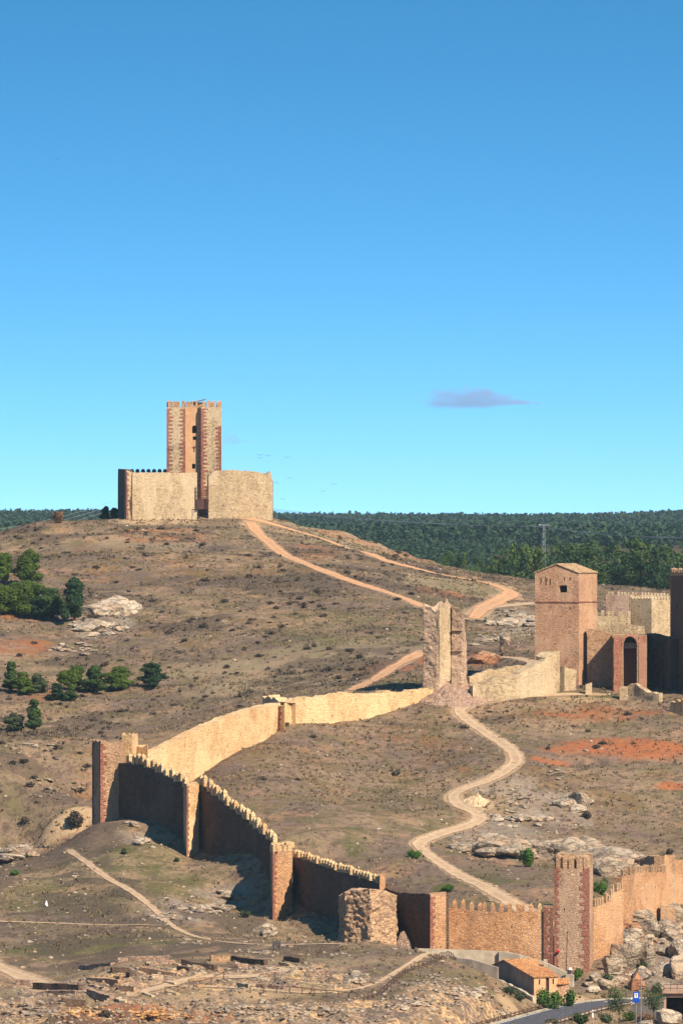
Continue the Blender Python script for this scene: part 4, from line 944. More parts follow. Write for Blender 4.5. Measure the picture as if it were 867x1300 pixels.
# ------------------------------------------------------------------ rocks
def ico(sub):
    import bmesh
    bm = bmesh.new(); bmesh.ops.create_icosphere(bm, subdivisions=sub, radius=1)
    v = np.array([x.co[:] for x in bm.verts]); f = [tuple(y.index for y in x.verts) for x in bm.faces]; bm.free(); return v, f
ICO = {k: ico(k) for k in (1, 2, 3, 4, 5)}
def n3(v, s, sc_=1.0, o=3):
    return (fbm(v[:, 0] * sc_ + 3.1 * v[:, 2] * sc_, v[:, 1] * sc_ - 2.3 * v[:, 2] * sc_, s, o) + fbm(v[:, 1] * sc_ + 9, v[:, 2] * sc_ * 1.3 + v[:, 0] * .7, s + 9, o)) / 2 - .5
def rock_shape(seed, sub=3, cuts=12, rough=.25, flat=.75):
    r = np.random.default_rng(seed); v, f = ICO[sub]; v = v.copy()
    for _ in range(cuts):
        n = r.normal(size=3); n /= np.linalg.norm(n); d = r.uniform(.45, .85); k = v @ n
        v = v - np.outer(np.maximum(0, k - d), n) * .95
    v = v * (1 + rough * 1.6 * n3(v * 1.6 + seed, seed)[:, None] + rough * .5 * n3(v * 5 + seed, seed + 5)[:, None])
    v[:, 2] *= flat
    return v, f
def place(v, s, rot, at):
    c, q = math.cos(rot), math.sin(rot); v = v * np.array(s)
    return np.c_[v[:, 0] * c - v[:, 1] * q, v[:, 0] * q + v[:, 1] * c, v[:, 2]] + np.array(at)
def one_rock(px, py, wpx, hpx, mat, seed, label, name='boulder', cat='rock', group=None, sub=3, d0=500, depth=1.0, rise=.25, at=None):
    x, y, z = hit(px, py, d0) if at is None else at
    w = wpx / F * y / 2; h = hpx / F * y / 2
    v, f = rock_shape(seed, sub); mb = MB(); mb.add(place(v, (w * 1.05, w * depth, h * 1.45), random.uniform(-.5, .5), (x, y, z + h * rise)), f)
    return base(mb.build(name, mat, None, (x, y, z)), label, cat, group)
def outcrop(cpx, cpy, rx, ry, n, size, mat, label, seed, name='rock_outcrop', d0=500, sub=2, tall=1.0, group=None):
    """one bedded outcrop: a mass of interlocking blocks that stand on a common root"""
    r = np.random.default_rng(seed); mb = MB(); x0, y0, z0 = hit(cpx, cpy, d0); k = 0
    while k < n:
        a, b = r.normal(size=2) * .5
        if a * a + b * b > 1: continue
        x, y, z = hit(cpx + a * rx, cpy + b * ry, d0)
        if abs(y - y0) > 45: continue
        s = size * r.uniform(.35, 1.15) * (1.15 - .5 * math.hypot(a, b)); v, f = rock_shape(seed * 50 + k, sub, flat=.7)
        mb.add(place(v, (s * r.uniform(.8, 1.6), s * r.uniform(.8, 1.3), s * r.uniform(.5, .9) * tall), r.uniform(-.4, .4), (x, y, z + s * .1 * tall)), f); k += 1
    if size < .8: return base(mb.build('stone_litter', mat, None, (x0, y0, z0)), label, 'rock', group, 'stuff')
    return base(mb.build(name, mat, None, (x0, y0, z0)), label, 'rock', group)
OC = [
 (142,778,30,9,16,2.9,'rockw','broad pale creased outcrop beside the dark green pine on the left slope',3,1.1),
 (120,800,36,9,24,1.9,'rockw','lower strewn part of the pale outcrop on the left slope, above the small pines',2,.8),
 (95,826,32,9,18,1.2,'rock','scattered grey slabs below the pale outcrop on the left slope',2,.7),
 (655,792,40,9,34,1.5,'rockw','broken pale rocks with dark hollows just left of the roofed tower',2,1.0),
 (618,812,22,10,14,1.0,'rock','small knotty rocks behind the broken tower stump',2,1.0),
 (575,890,34,6,40,.42,'rubble','loose rubble stones fallen round the broken tower stump',2,1),
 (652,782,26,6,12,1.0,'rock','upper row of grey rocks below the saddle path',2,1.0),
 (635,1080,60,9,34,2.6,'rock','big rounded grey limestone back above the front wall, split by a bush',3,1.0),
 (728,1082,46,12,44,2.2,'rock','fissured grey limestone ridge behind the red-cornered front tower',3,1.1),
 (768,1100,30,12,18,2.6,'rock','tumbled grey rocks behind the steep battlemented wall',3,1.2),
 (660,1042,50,10,24,1.1,'rockw','pale broken ledge below the loop of the main path',2,.8),
 (650,1018,30,10,18,.7,'rock','low grey stones right of the sandy mound by the path',2,.8),
 (728,1022,20,7,8,2.1,'rockw','pale boulders clustered on the reddish slope right of the path',3,1.2),
 (700,985,40,8,14,.6,'rock','thin ledge of grey stones under the orange scar on the slope',2,.7),
 (590,1070,30,12,20,.6,'rock','small rubble beside the lower bend of the main path',2,.7),
 (262,1155,34,6,30,1.15,'rock','long grey rock band on the knoll below the shaded wall',2,.9),
 (290,1140,24,5,16,.8,'rock','upper grey rock band on the knoll close to the shaded wall',2,.9),
 (180,1070,14,5,10,1.0,'rockw','pale knob of rock at the foot of the first shaded wall',3,1.1),
 (168,1048,12,3,9,.9,'rock','grey ledge at the foot of the left corner tower',2,1.0),
 (20,1085,28,10,18,2.1,'rock','grey ledges above the dark hollow at the left edge',3,1.1),
 (100,1112,14,3,9,.5,'rockw','flat pale slab in the grass left of the narrow footpath',2,.5),
 (205,1168,34,10,26,.5,'rock','scattered small stones below the narrow footpath',2,.7),
 (240,1195,30,5,18,.5,'rock','stones in the grass above the excavated walls',2,.7),
 (337,1185,11,6,7,1.1,'rock','lone dark split rock beside the footpath near the second turret',3,1.3),
 (70,1000,50,20,26,.5,'rock','small grey stones dotted over the lower left slope',2,.7),
 (40,950,60,20,22,.5,'rock','grey pebbly ledges on the left slope below the small pines',2,.7),
 (300,1040,0.1,0.1,0,1,'rock','',2,1),
]
for k, (a, b, rx, ry, n, s, mt, lb, sub, tall) in enumerate(OC):
    if n: outcrop(a, b, rx, ry, n, s, mt, lb, 100 + k, sub=sub, tall=tall)
one_rock(640, 832, 20, 38, 'rock', 5, 'upright grey rock pillar with orange stains behind the ruined golden wall', 'rock_pillar', sub=4, rise=.5)
one_rock(613, 842, 44, 30, 'rocko', 6, 'rounded orange stained rock face beside the grey rock pillar', 'rock', sub=4, rise=.3)
one_rock(602, 1022, 44, 24, 'path_rock' if 0 else 'rubble', 7, 'sandy bare mound inside the loop of the main path', 'earth_mound', cat='mound', sub=4, rise=-.3) if 0 else heap('sandy bare mound inside the loop of the main path', 604, 1018, 2.0, 3.0, .8, 'dirtm', 'earth_mound', 'mound', 9) if 'dirtm' in M else None

# the cliff of boulders at the lower right
BL = [
 (795,1150,30,22,'rockw','big pale angular boulder right under the climbing orange wall'),
 (822,1143,34,24,'rockw','large pale wedge boulder at the top of the boulder slope'),
 (845,1160,34,26,'rock','grey boulder near the right edge below the buttress stub'),
 (812,1166,40,22,'rock','wide grey boulder over the orange earth scar'),
 (798,1186,46,18,'rockw','flat tilted pale slab above a dark gap'),
 (826,1184,34,28,'rock','mid grey boulder in the middle of the boulder slope'),
 (852,1186,36,30,'rock','rounded grey boulder at the right edge, upper third of the boulder slope'),
 (806,1202,40,18,'rockw','long pale slab pointing down to the right'),
 (860,1208,30,26,'rockw','pale boulder touching the right edge half way down the boulder slope'),
 (795,1222,44,38,'rock','large dull pink boulder at the foot of the steep wall'),
 (776,1228,26,26,'rock','grey boulder beside the dark crevice under the steep wall'),
 (842,1232,24,24,'rockw','pale jutting boulder over a shaded hollow'),
 (862,1236,26,34,'rockw','tall pale boulder on the right edge above the underpass'),
 (815,1236,22,18,'rock','small grey boulder left of the standing rock slab'),
 (768,1248,22,16,'rockw','small pale boulder by the verge under the steep wall'),
 (785,1246,24,16,'rockw','pale block resting above the road behind the young tree'),
 (757,1240,18,18,'rock','small grey block next to the base of the red-cornered front tower'),
 (753,1252,18,12,'rockw','low pale block beside the verge'),
 (838,1254,26,16,'rock','squat grey block above the second young tree'),
 (805,1176,18,14,'rocko','rusty orange block in the scar between the boulders'),
 (790,1172,16,20,'rocko','rusty orange earth face under the biggest pale boulder'),
 (806,1250,22,26,'rocko','rust coloured rock face just above the blue sign'),
 (820,1214,22,40,'rock','standing flat grey slab among the boulders'),
 (840,1205,24,20,'rock','dull grey boulder behind the standing slab'),
 (780,1205,22,16,'rock','grey ledge boulder under the foot of the steep wall'),
 (845,1292,34,22,'rockw','large smooth pale boulder in the bottom right corner'),
 (822,1297,22,14,'rockw','smaller pale boulder at the bottom right corner, left of the largest'),
 (745,1246,16,10,'rock','flat grey stone at the foot of the red-cornered front tower'),
]
for k, (a, b, w_, h_, mt, lb) in enumerate(BL):
    one_rock(a, b + 8, w_ * 1.15, h_ * 1.2, mt, 300 + k, lb, group='boulders on the slope above the road', depth=.8, sub=4 if w_ > 30 else 3, rise=.45)
outcrop(825,1180,46,40,150,.8,'rock','mass of smaller grey stones packed between the boulders above the road',500,sub=2,tall=1.1)
outcrop(790,1235,30,14,50,.5,'rockw','pale stone litter on the verge below the steep wall',501,sub=2)
# cliff and ledges of the near mound
ML = [
 (455,1245,26,9,26,.75,'rock','dark hollowed ledge on the near mound beside the handrail path',1.2),
 (600,1262,36,12,60,.42,'rockw','pale crumbly bank on the right flank of the near mound',1),
 (520,1275,50,10,60,.4,'rockw','pale crumbly face at the bottom of the near mound',1),
 (560,1245,36,10,46,.34,'rock','stony ground right of the handrail path on the near mound',1),
 (400,1285,60,9,60,.4,'rock','dull stony face below the fenced path, bottom centre',1),
 (300,1285,60,9,60,.42,'rock','grey stony bank under the excavated walls, left of centre',1),
 (200,1290,60,9,80,.42,'ochre','orange stained bank at the bottom of the frame',1),
 (110,1288,50,9,60,.42,'ochre','orange and grey bank below the excavated walls',1),
 (30,1285,40,10,50,.45,'rock','pinkish stony bank in the bottom left corner',1),
 (370,1232,60,6,60,.3,'rockw','pink rubble terrace behind the fenced path',1),
 (330,1210,50,5,40,.32,'rock','low stone remains at the top of the excavated area',1),
 (420,1212,46,4,30,.3,'rock','small stones along the crest of the near mound',1),
 (640,1288,22,7,22,.35,'rockw','pale earth toe of the near mound above the road',1),
]
for k, (a, b, rx, ry, n, s, mt, lb, tall) in enumerate(ML): outcrop(a, b, rx, ry, n, s, mt, lb, 600 + k, tall=tall, sub=2)

# excavated wall footings
r = random.Random(5)
LABS = ['dark topped long footing left of the excavation','short dark footing near the top of the excavation']
def footing(pts, h, th, mat, label, group='low excavated wall footings'):
    line = []
    for px, py in pts:
        x, y, z = hit(px, py); line.append((x, y, z + h))
    curtain(label, line, th, mat, 1, .10, random.randint(0, 999), world=True, name='wall_footing', cat='ruin', group=group, drop=.7, rough=.05)
FT = [
 ([(42,1256),(100,1258)],.62,.5,'grey','longest dark footing at the left of the excavation'),
 ([(143,1237),(166,1237)],.6,.9,'grey','short dark footing near the upper left of the excavation'),
 ([(165,1241),(174,1241)],.45,.7,'grey','tiny dark footing beside the upper left one'),
 ([(150,1258),(170,1260)],.55,.5,'grey','dark end footing beside the sandy walkway'),
 ([(80,1276),(108,1279)],.6,.6,'grey','dark footing low on the left, above the orange bank'),
 ([(230,1226),(272,1233)],.5,.5,'grey','dark straight footing in the middle of the excavation'),
 ([(293,1221),(335,1226)],.5,.5,'grey','dark straight footing at the upper right of the excavation'),
 ([(225,1232),(240,1234)],.4,.5,'grey','short dark footing under the middle one'),
 ([(360,1220),(380,1223)],.45,.5,'grey','small dark footing beside the sandy hollow'),
 ([(150,1222),(215,1221)],.5,.5,'rubble','pale rubble footing along the top edge of the excavation'),
 ([(268,1221),(292,1222)],.55,.5,'castle','pale broken footing with gaps at the top right'),
 ([(110,1246),(150,1250)],.35,.5,'castle','pale low footing in the centre left of the excavation'),
 ([(60,1262),(96,1266)],.35,.5,'rubble','rubble footing below the longest dark one'),
 ([(100,1231),(140,1228)],.35,.6,'rubble','broken pale footing along the upper left rim'),
 ([(178,1232),(225,1240)],.3,.5,'castle','pale footing between the sandy walkway and the top rim'),
 ([(190,1228),(222,1224)],.3,.5,'rubble','thin rubble footing near the top rim centre'),
 ([(110,1262),(140,1270)],.4,.6,'rubble','rubble footing left of the orange hollow'),
 ([(300,1252),(360,1256)],.3,.6,'rubble','pink rubble line behind the fence'),
 ([(378,1254),(425,1258)],.45,.6,'pale','yellowish footing behind the fence at the centre'),
 ([(20,1250),(40,1252)],.5,.6,'rubble','rubble footing above the dark caves at the far left'),
 ([(240,1246),(290,1243)],.25,.5,'castle','low pale kerb along the sandy walkway'),
 ([(330,1240),(420,1236)],.3,.5,'rubble','long low rubble terrace edge at the centre'),
]
for a in FT: footing(*a)
for k in range(34):
    px = r.uniform(90, 430); py = r.uniform(1222, 1264) if px > 180 else r.uniform(1240, 1275); w_ = r.uniform(5, 16); sl_ = r.uniform(-.25, .3)
    footing([(px, py), (px + w_, py + w_ * sl_)], r.uniform(.12, .4), r.uniform(.35, .8), r.choice(['pale', 'rubble', 'castle', 'pale']), 'small broken pale footing within the excavation', 'small broken footings of the excavation')
# low retaining walls behind the tiled house
curtain('pale retaining wall running along the foot of the front wall', [(*pt(527, 591), zp(1204, 591)), (*pt(580, 591), zp(1206, 591)), (*pt(633, 591), zp(1208, 591))], .5, 'concrete', 1, .04, 90, world=True, name='retaining_wall', drop=.8)
curtain('pale retaining wall sloping down behind the tiled roof to the red-cornered tower', [(*pt(633, 590.6), zp(1207, 591)), (*pt(660, 590), zp(1212, 590)), (*pt(690, 590), zp(1221, 590)), (*pt(727, 589), zp(1238, 589))], .4, 'concrete', 1, .03, 91, world=True, name='retaining_wall', drop=.8)
curtain('dark low retaining wall left of the tiled house', [(*pt(570, 582), zp(1214, 582)), (*pt(600, 581), zp(1219, 581)), (*pt(631, 580), zp(1228, 580))], .4, 'greywall', 1, .05, 92, world=True, name='retaining_wall', drop=.8)

# ------------------------------------------------------------------ tiled house
hA, hB = pt(677.5, 576), pt(707.5, 577.5)
# front wall A-B faces the road; gable wall D-A faces left
ridge_d = 568.5
zb = gz(*pt(690, 577)) - 1; zEa = zp(1241, 576)
HS = thing('tiled_house', 'small house with an orange tiled roof and grey gable below the castle walls', 'house', (*pt(668, 580), gz(*pt(680, 577))))
ap = np.array(pt(640, 582.5)); zA = zp(1219, 582.5)
A3 = np.array([*hA, zEa]); B3 = np.array([*hB, zEa]); R0 = np.array([*ap, zA]); Rr = R0 + (B3 - A3) * 1.22
Cb = np.array([*pt(624, 585.5), zp(1226, 585.5)]); Cc = Cb + (B3 - A3) * 1.22
mb = MB(); inner = []
LH = math.hypot(hB[0] - hA[0], hB[1] - hA[1])
panel(mb, hA, hB, zb, zEa, [(LH * .50, LH * .64, zb + .5, zEa - .12, .25), (LH * .2, LH * .26, zEa - .75, zEa - .2, .15), (LH * .78, LH * .84, zEa - .75, zEa - .2, .15)], inner)
mb.build('front_wall', 'smooth', HS)
for k, ring in enumerate(inner):
    b = MB(); b.add(ring, [tuple(range(len(ring)))]); b.build('door' if k == 0 else 'window', 'paint' if k == 0 else 'darkin', HS)
mb = MB(); mb.add([(*hA, zb), (A3[0], A3[1], zEa), tuple(R0), tuple(Cb), (Cb[0], Cb[1], zb)], [(0, 1, 2, 3, 4)])
mb.add([(*hA[:2], zb), (Cb[0], Cb[1], zb), (Cc[0], Cc[1], zb), (*hB, zb)], [(0, 1, 2, 3)]); mb.build('gable_wall', 'greywall', HS)
mb = MB(); mb.add([(Cc[0], Cc[1], zb), tuple(Cc), tuple(Rr), (B3[0], B3[1], zEa), (B3[0], B3[1], zb)], [(0, 1, 2, 3, 4)]); mb.add([(Cb[0], Cb[1], zb), tuple(Cb), tuple(Cc), (Cc[0], Cc[1], zb)], [(0, 1, 2, 3)]); mb.build('rear_wall', 'greywall', HS)
mb = MB(); roof_plane(mb, A3, B3, Rr, R0, th=.10, over=.14); mb.build('roof', 'tile', HS)
mb = MB(); roof_plane(mb, Cc, Cb, R0, Rr, th=.10, over=.14); mb.build('rear_roof', 'tile', HS)
mb = MB(); c = np.array([*pt(692, 581), zp(1224, 581)]); mb.box(c - [0, 0, .3], (.2, 0), (0, .2), .8); mb.build('chimney', 'concrete', HS)
# lean-to at the right and patched render below the gable
LTn = thing('lean_to', 'tiny lean-to with a red tiled roof against the right side of the house', 'shed', (*pt(715, 578), gz(*pt(715, 578))))
a = np.array([*pt(708.2, 577.3), zp(1250, 577)]); b_ = np.array([*pt(722, 577.6), zp(1250, 577)]); up = np.array([0.0, 2.2, .42])
mb = MB(); roof_plane(mb, a, b_, b_ + up, a + up, th=.08, over=.06); mb.build('roof', 'tile', LTn)
mb = MB(); c = (a + b_) / 2 + up / 2; mb.box((c[0], c[1], gz(c[0], c[1]) - .5), (.6, 0), (0, 1.0), a[2] - gz(c[0], c[1]) + .45); mb.build('wall', 'pink', LTn)
curtain('low white-washed yard wall with a sloping top under the grey gable', [(*pt(629, 582), zp(1243, 582)), (*pt(650, 578), zp(1252, 578)), (*pt(668, 575), zp(1261, 575)), (*pt(676, 573.5), zp(1266, 573.5))], .35, 'concrete', 1, .12, 93, world=True, name='yard_wall', drop=.8)
for k, (px, h_) in enumerate(((686, 1262), (700, 1256), (697, 1264))):
    pass
# small objects by the tower foot
P_ = thing('lamp_post', 'thin dark post leaning slightly in front of the red-cornered tower', 'post', (*pt(718, 591), gz(*pt(718, 591))))
mb = MB(); z = gz(*pt(718, 591)); mb.tube([(*pt(717.5, 591), z - .4), (*pt(719.8, 591), zp(1184, 591))], .055, 6, .035); mb.build('pole', 'steel', P_)
mb = MB(); mb.box((*pt(719.8, 591), zp(1184, 591) - .05), (.09, 0), (0, .05), .16); mb.build('lamp_head', 'steel', P_)
B_ = thing('floodlight', 'white topped black floodlight on the retaining wall before the red-cornered tower', 'floodlight', (*pt(722, 588.5), zp(1236, 588)))
mb = MB(); mb.box((*pt(722, 588.5), zp(1237, 588)), (.2, 0), (0, .14), .42); mb.build('housing', 'steel', B_)
mb = MB(); mb.box((*pt(723.5, 588.5), zp(1231.6, 588)), (.17, .02), (0, .15), .22, .7); mb.build('cowl', 'white', B_)
b = MB(); b.tube([(*pt(708.5, 597.4), zp(1208, 597.4)), (*pt(708.5, 597.1), zp(1207.6, 597.1))], .15, 12); base(b.build('red_sign', 'redp', None, (*pt(708.5, 597.3), zp(1208, 597.3))), 'small round red sign on the face of the red-cornered front tower', 'sign')
for px in (505.5, 506.8):
    pass
b = MB()
for k, px in enumerate((520, 522.5)):
    T = thing('marker_post', ['shorter thin white marker post before the shaded ledge wall', 'taller thin white marker post before the shaded ledge wall'][k], 'post', (*pt(px - 15, 593), gz(*pt(px - 15, 593))))
    z = gz(*pt(px - 15, 593)); b = MB(); b.tube([(*pt(px - 15, 593), z - .3), (*pt(px - 15, 593), z + .75 + .25 * k)], .045); b.build('shaft', 'white', T)
    b = MB(); b.tube([(*pt(px - 15, 593), z + .7 + .25 * k), (*pt(px - 15, 593), z + .78 + .25 * k)], .07); b.build('cap', 'metal', T)
x, y, z = hit(59.5, 1151); b = MB(); b.box((x, y, z - .2), (.18, 0), (0, .18), .5, .7); b.box((x, y, z + .302), (.10, 0), (0, .10), .28, .6)
base(b.build('survey_marker', 'white', None, (x, y, z)), 'small white stone marker standing in the grass on the left knoll', 'marker')
x, y, z = hit(351, 1207); T = thing('information_board', 'small dark information board on two legs where the footpath ends', 'sign', (x, y, z))
for sx in (-.28, .28):
    b = MB(); b.box((x + sx, y, z - .3), (.05, 0), (0, .05), .85); b.build('leg', 'steel', T)
b = MB(); b.add([(x - .42, y - .1, z + .42), (x + .42, y - .1, z + .42), (x + .42, y + .1, z + .9), (x - .42, y + .1, z + .9), (x - .42, y - .04, z + .40), (x + .42, y - .04, z + .40), (x + .42, y + .16, z + .88), (x - .42, y + .16, z + .88)],
            [(0, 1, 2, 3), (7, 6, 5, 4), (0, 4, 5, 1), (1, 5, 6, 2), (2, 6, 7, 3), (3, 7, 4, 0)]); b.build('panel', 'steel', T)

# handrail fences
def rail_fence(label, pts, gap, h, mat='wood', rails=(1.0, .55), r_=.035):
    q = np.array([hit(*p)[:2] for p in pts]); q = smooth_line(q, 2); L = np.r_[0, np.cumsum(np.hypot(*(q[1:] - q[:-1]).T))]
    s = np.arange(0, L[-1], gap); X = np.interp(s, L, q[:, 0]); Y = np.interp(s, L, q[:, 1]); Z_ = [gz(a, b) for a, b in zip(X, Y)]
    T = thing('handrail_fence', label, 'fence', (X[0], Y[0], Z_[0]))
    for a, b, c in zip(X, Y, Z_):
        m_ = MB(); m_.tube([(a, b, c - .3), (a, b, c + h)], .05, 5); m_.build('post', mat, T)
    for k in rails:
        m_ = MB(); m_.tube([(a, b + .02, c + h * k - .04) for a, b, c in zip(X, Y, Z_)], r_, 5); m_.build('rail', mat, T)
rail_fence('brown wooden handrail climbing over the near mound', [(462,1272),(485,1264),(505,1246),(522,1232),(560,1224),(600,1226),(640,1240),(662,1246)], 1.15, .75, 'wood', (1.0, .5))
rail_fence('low wooden fence along the path at the bottom centre', [(318,1262),(350,1262),(400,1266),(440,1268),(462,1270)], 1.3, .7, 'wood', (1.0,))
rail_fence('thin wooden fence along the lower path left of centre', [(210,1262),(240,1257),(262,1253),(300,1250)], 1.3, .7, 'wood', (1.0,))

# ------------------------------------------------------------------ road and its furniture
flz = np.interp(np.linspace(0, 1, len(roadW)), np.linspace(0, 1, len(zr)), zr)
road = strip('road', roadW, ROADW, 'asphalt', .02, 7, .8, flatz=flz); road['kind'] = 'structure'
def side_line(off):
    t = np.gradient(roadW, axis=0); t /= np.hypot(t[:, 0], t[:, 1])[:, None]; return roadW + np.c_[-t[:, 1], t[:, 0]] * off
for off in (-ROADW / 2 + .25, ROADW / 2 - .25):
    o = strip('road_line', side_line(off), .12, 'white', .028, 3, .8, flatz=flz); o['kind'] = 'structure'
for off in (-ROADW / 2 - .16, ROADW / 2 + .16):
    q = side_line(off); m_ = MB(); s_ = 0
    pts = [(a, b, c) for (a, b), c in zip(q, flz)]
    vs = []; t = np.gradient(q, axis=0); t /= np.hypot(t[:, 0], t[:, 1])[:, None]
    for (a, b, c), (tx, ty) in zip(pts, t):
        for u, v in ((-.14, -.3), (-.14, .12), (.14, .12), (.14, -.3)): vs.append((a - ty * u, b + tx * u, c + v))
    n = len(pts); fs = [(i * 4 + j, i * 4 + (j + 1) % 4, (i + 1) * 4 + (j + 1) % 4, (i + 1) * 4 + j) for i in range(n - 1) for j in range(4)] + [(0, 1, 2, 3), tuple((n - 1) * 4 + j for j in (3, 2, 1, 0))]
    m_.add(vs, fs); o = m_.build('kerb', 'concrete', None, pts[0]); o['kind'] = 'structure'
def guard(label, off, h, t0, t1, mat='wood'):
    q = side_line(off); L = np.r_[0, np.cumsum(np.hypot(*(q[1:] - q[:-1]).T))]; s = np.arange(L[-1] * t0, L[-1] * t1, 1.5)
    X = np.interp(s, L, q[:, 0]); Y = np.interp(s, L, q[:, 1]); Zr = np.interp(s, L, flz)
    T = thing('guard_rail', label, 'guard rail', (X[0], Y[0], Zr[0]))
    for a, b, c in zip(X, Y, Zr):
        m_ = MB(); m_.box((a, b, c - .4), (.05, 0), (0, .05), h + .4); m_.build('post', mat, T)
    m_ = MB(); m_.tube([(a, b - .06, c + h - .12) for a, b, c in zip(X, Y, Zr)], .06, 6); m_.build('rail', mat, T)
guard('low brown guard rail along the far side of the road', ROADW / 2 + .7, .5, .12, .62)
guard('low brown guard rail along the near side of the road', -ROADW / 2 - .7, .5, .12, .8)
for k, (px, py, lb) in enumerate(((752, 1292, 'left of the two white kerb posts on the near side of the road'), (801, 1277, 'white kerb post on the near side of the road nearest the blue sign'))):
    x, y, z = hit(px, py); T = thing('delineator_post', lb, 'post', (x, y, z)); b = MB(); b.box((x, y, z - .2), (.07, 0), (0, .05), .95); b.build('shaft', 'white', T); b = MB(); b.box((x, y - .056, z + .5), (.072, 0), (0, .004), .12); b.build('band', 'steel', T)
# blue parking-style sign
x, y = pt(807, 561); z = gz(x, y); T = thing('blue_sign', 'blue road sign with a white pictogram panel on a grey post by the road', 'sign', (x, y, z))
zt_ = zp(1259, 561); zb_ = zp(1273, 561)
b = MB(); b.tube([(x, y + .06, z - .3), (x, y + .06, zt_)], .04); b.build('post', 'metal', T)
n = 4; w2 = .31; rr = .1; ring = []
for cx_, cz_, a0 in ((w2 - rr, zt_ - rr, 0), (-w2 + rr, zt_ - rr, 90), (-w2 + rr, zb_ + rr, 180), (w2 - rr, zb_ + rr, 270)):
    for a in np.linspace(a0, a0 + 90, 5): ring.append((x + cx_ + rr * math.cos(R(a)), cz_ + rr * math.sin(R(a))))
b = MB(); m_ = len(ring); b.add([(u, y - .02, v) for u, v in ring] + [(u, y + .02, v) for u, v in ring], [tuple(range(m_)), tuple(range(m_, 2 * m_))[::-1]] + [(i, (i + 1) % m_, (i + 1) % m_ + m_, i + m_) for i in range(m_)]); b.build('panel', 'blue', T)
b = MB(); zc_ = zt_ - .36; b.box((x, y - .026, zc_ - .24), (.17, 0), (0, .004), .46); b.build('white_field', 'white', T)
b = MB(); b.box((x, y - .034, zc_ - .14), (.035, 0), (0, .003), .2); b.build('symbol_stem', 'steel', T); b = MB(); b.tube([(x, y - .031, zc_ + .12), (x, y - .037, zc_ + .12)], .07, 10); b.build('symbol_dot', 'steel', T)
x, y = pt(813, 560); z = gz(x, y); T = thing('street_lamp', 'tall thin grey street lamp column beside the blue sign', 'street lamp', (x, y, z))
b = MB(); b.tube([(x, y, z - .3), (x, y, zp(1230, 560))], .06, 6, .035); b.build('column', 'metal', T)
b = MB(); b.box((x, y - .1, zp(1230, 560)), (.08, 0), (0, .22), .1); b.build('lamp_head', 'metal', T)
# underpass building at the right edge
x0, x1 = pt(842, 566)[0], pt(910, 566)[0]
T = thing('underpass', 'pink stone underpass with a dark opening and a flat railed deck at the right edge', 'building', (x0, 566, gz(x0, 566)))
z_d = zp(1261, 566); z_b = gz(x0 + 1, 566) - .6
b = MB(); inner = []
panel(b, (x0, 566), (x1, 566), z_b, z_d, [(.25, x1 - x0 - .8, z_b + .05, zp(1266, 566), 2.4)], inner)
b.add([(x0, 566, z_b), (x0, 566, z_d), (x0 + .3, 573, z_d), (x0 + .3, 573, z_b)], [(0, 1, 2, 3)]); b.add([(x1, 566, z_b), (x1, 573, z_b), (x1, 573, z_d), (x1, 566, z_d)], [(0, 1, 2, 3)]); b.build('wall', 'stonebr', T)
b = MB(); b.add(inner[0], [tuple(range(len(inner[0])))]); b.build('opening', 'darkin', T)
b = MB(); b.box(((x0 + x1) / 2, 569.4, z_d + .004), ((x1 - x0) / 2 + .15, 0), (0, 3.7), .28); b.build('deck', 'stonebr', T)
b = MB(); nb = 9
for k in range(nb): b_ = MB(); xx_ = x0 + (x1 - x0) * k / (nb - 1); b_.box((xx_, 565.9, z_d + .286), (.03, 0), (0, .03), .62); b_.build('railing_post', 'wood', T)
for zz_ in (.5, .88): b_ = MB(); b_.tube([(x0, 565.9, z_d + zz_), (x1, 565.9, z_d + zz_)], .03, 5); b_.build('railing', 'wood', T)
curtain('grey roadside parapet wall running from the underpass behind the young tree', [(*pt(800, 567.5), zp(1276, 567.5)), (*pt(823, 566.6), zp(1266, 566.6)), (*pt(841.5, 566), zp(1262.5, 566))], .3, 'greywall', 1, .03, 95, world=True, name='parapet_wall', drop=.6)

# ------------------------------------------------------------------ pylon and cables
x, y, = pt(690, 1180); z0 = gz(x, y); zt_ = zp(665, 1180)
T = thing('lattice_pylon', 'slender grey lattice pylon rising before the dark wooded ridge', 'pylon', (x, y, z0))
hw = lambda t: .62 * (1 - t) + .16 * t
for sx, sy in ((-1, -1), (1, -1), (1, 1), (-1, 1)):
    b = MB(); b.tube([(x + sx * hw(0), y + sy * hw(0), z0 - .5), (x + sx * hw(1), y + sy * hw(1), zt_)], .065, 4); b.build('leg', 'metal', T)
b = MB(); n = 11
for k in range(n):
    t0, t1 = k / n, (k + 1) / n; za, zb2 = z0 + (zt_ - z0) * t0, z0 + (zt_ - z0) * t1
    for (ax, ay), (bx, by) in (((-1, -1), (1, -1)), ((1, -1), (1, 1)), ((1, 1), (-1, 1)), ((-1, 1), (-1, -1))):
        b.tube([(x + ax * hw(t0), y + ay * hw(t0), za), (x + bx * hw(t1), y + by * hw(t1), zb2)], .035, 3)
        b.tube([(x + bx * hw(t0), y + by * hw(t0), za), (x + ax * hw(t1), y + ay * hw(t1), zb2)], .035, 3)
b.build('bracing', 'metal', T)
b = MB(); b.box((x, y, zt_ - .3), (1.1, .25), (-.02, .09), .14); b.build('crossarm', 'metal', T)
for sx in (-1, 0, 1):
    b = MB(); b.tube([(x + sx, y + sx * .22, zt_ - .32), (x + sx, y + sx * .22, zt_ - .62)], .07, 6); b.build('insulator', 'greywall', T)
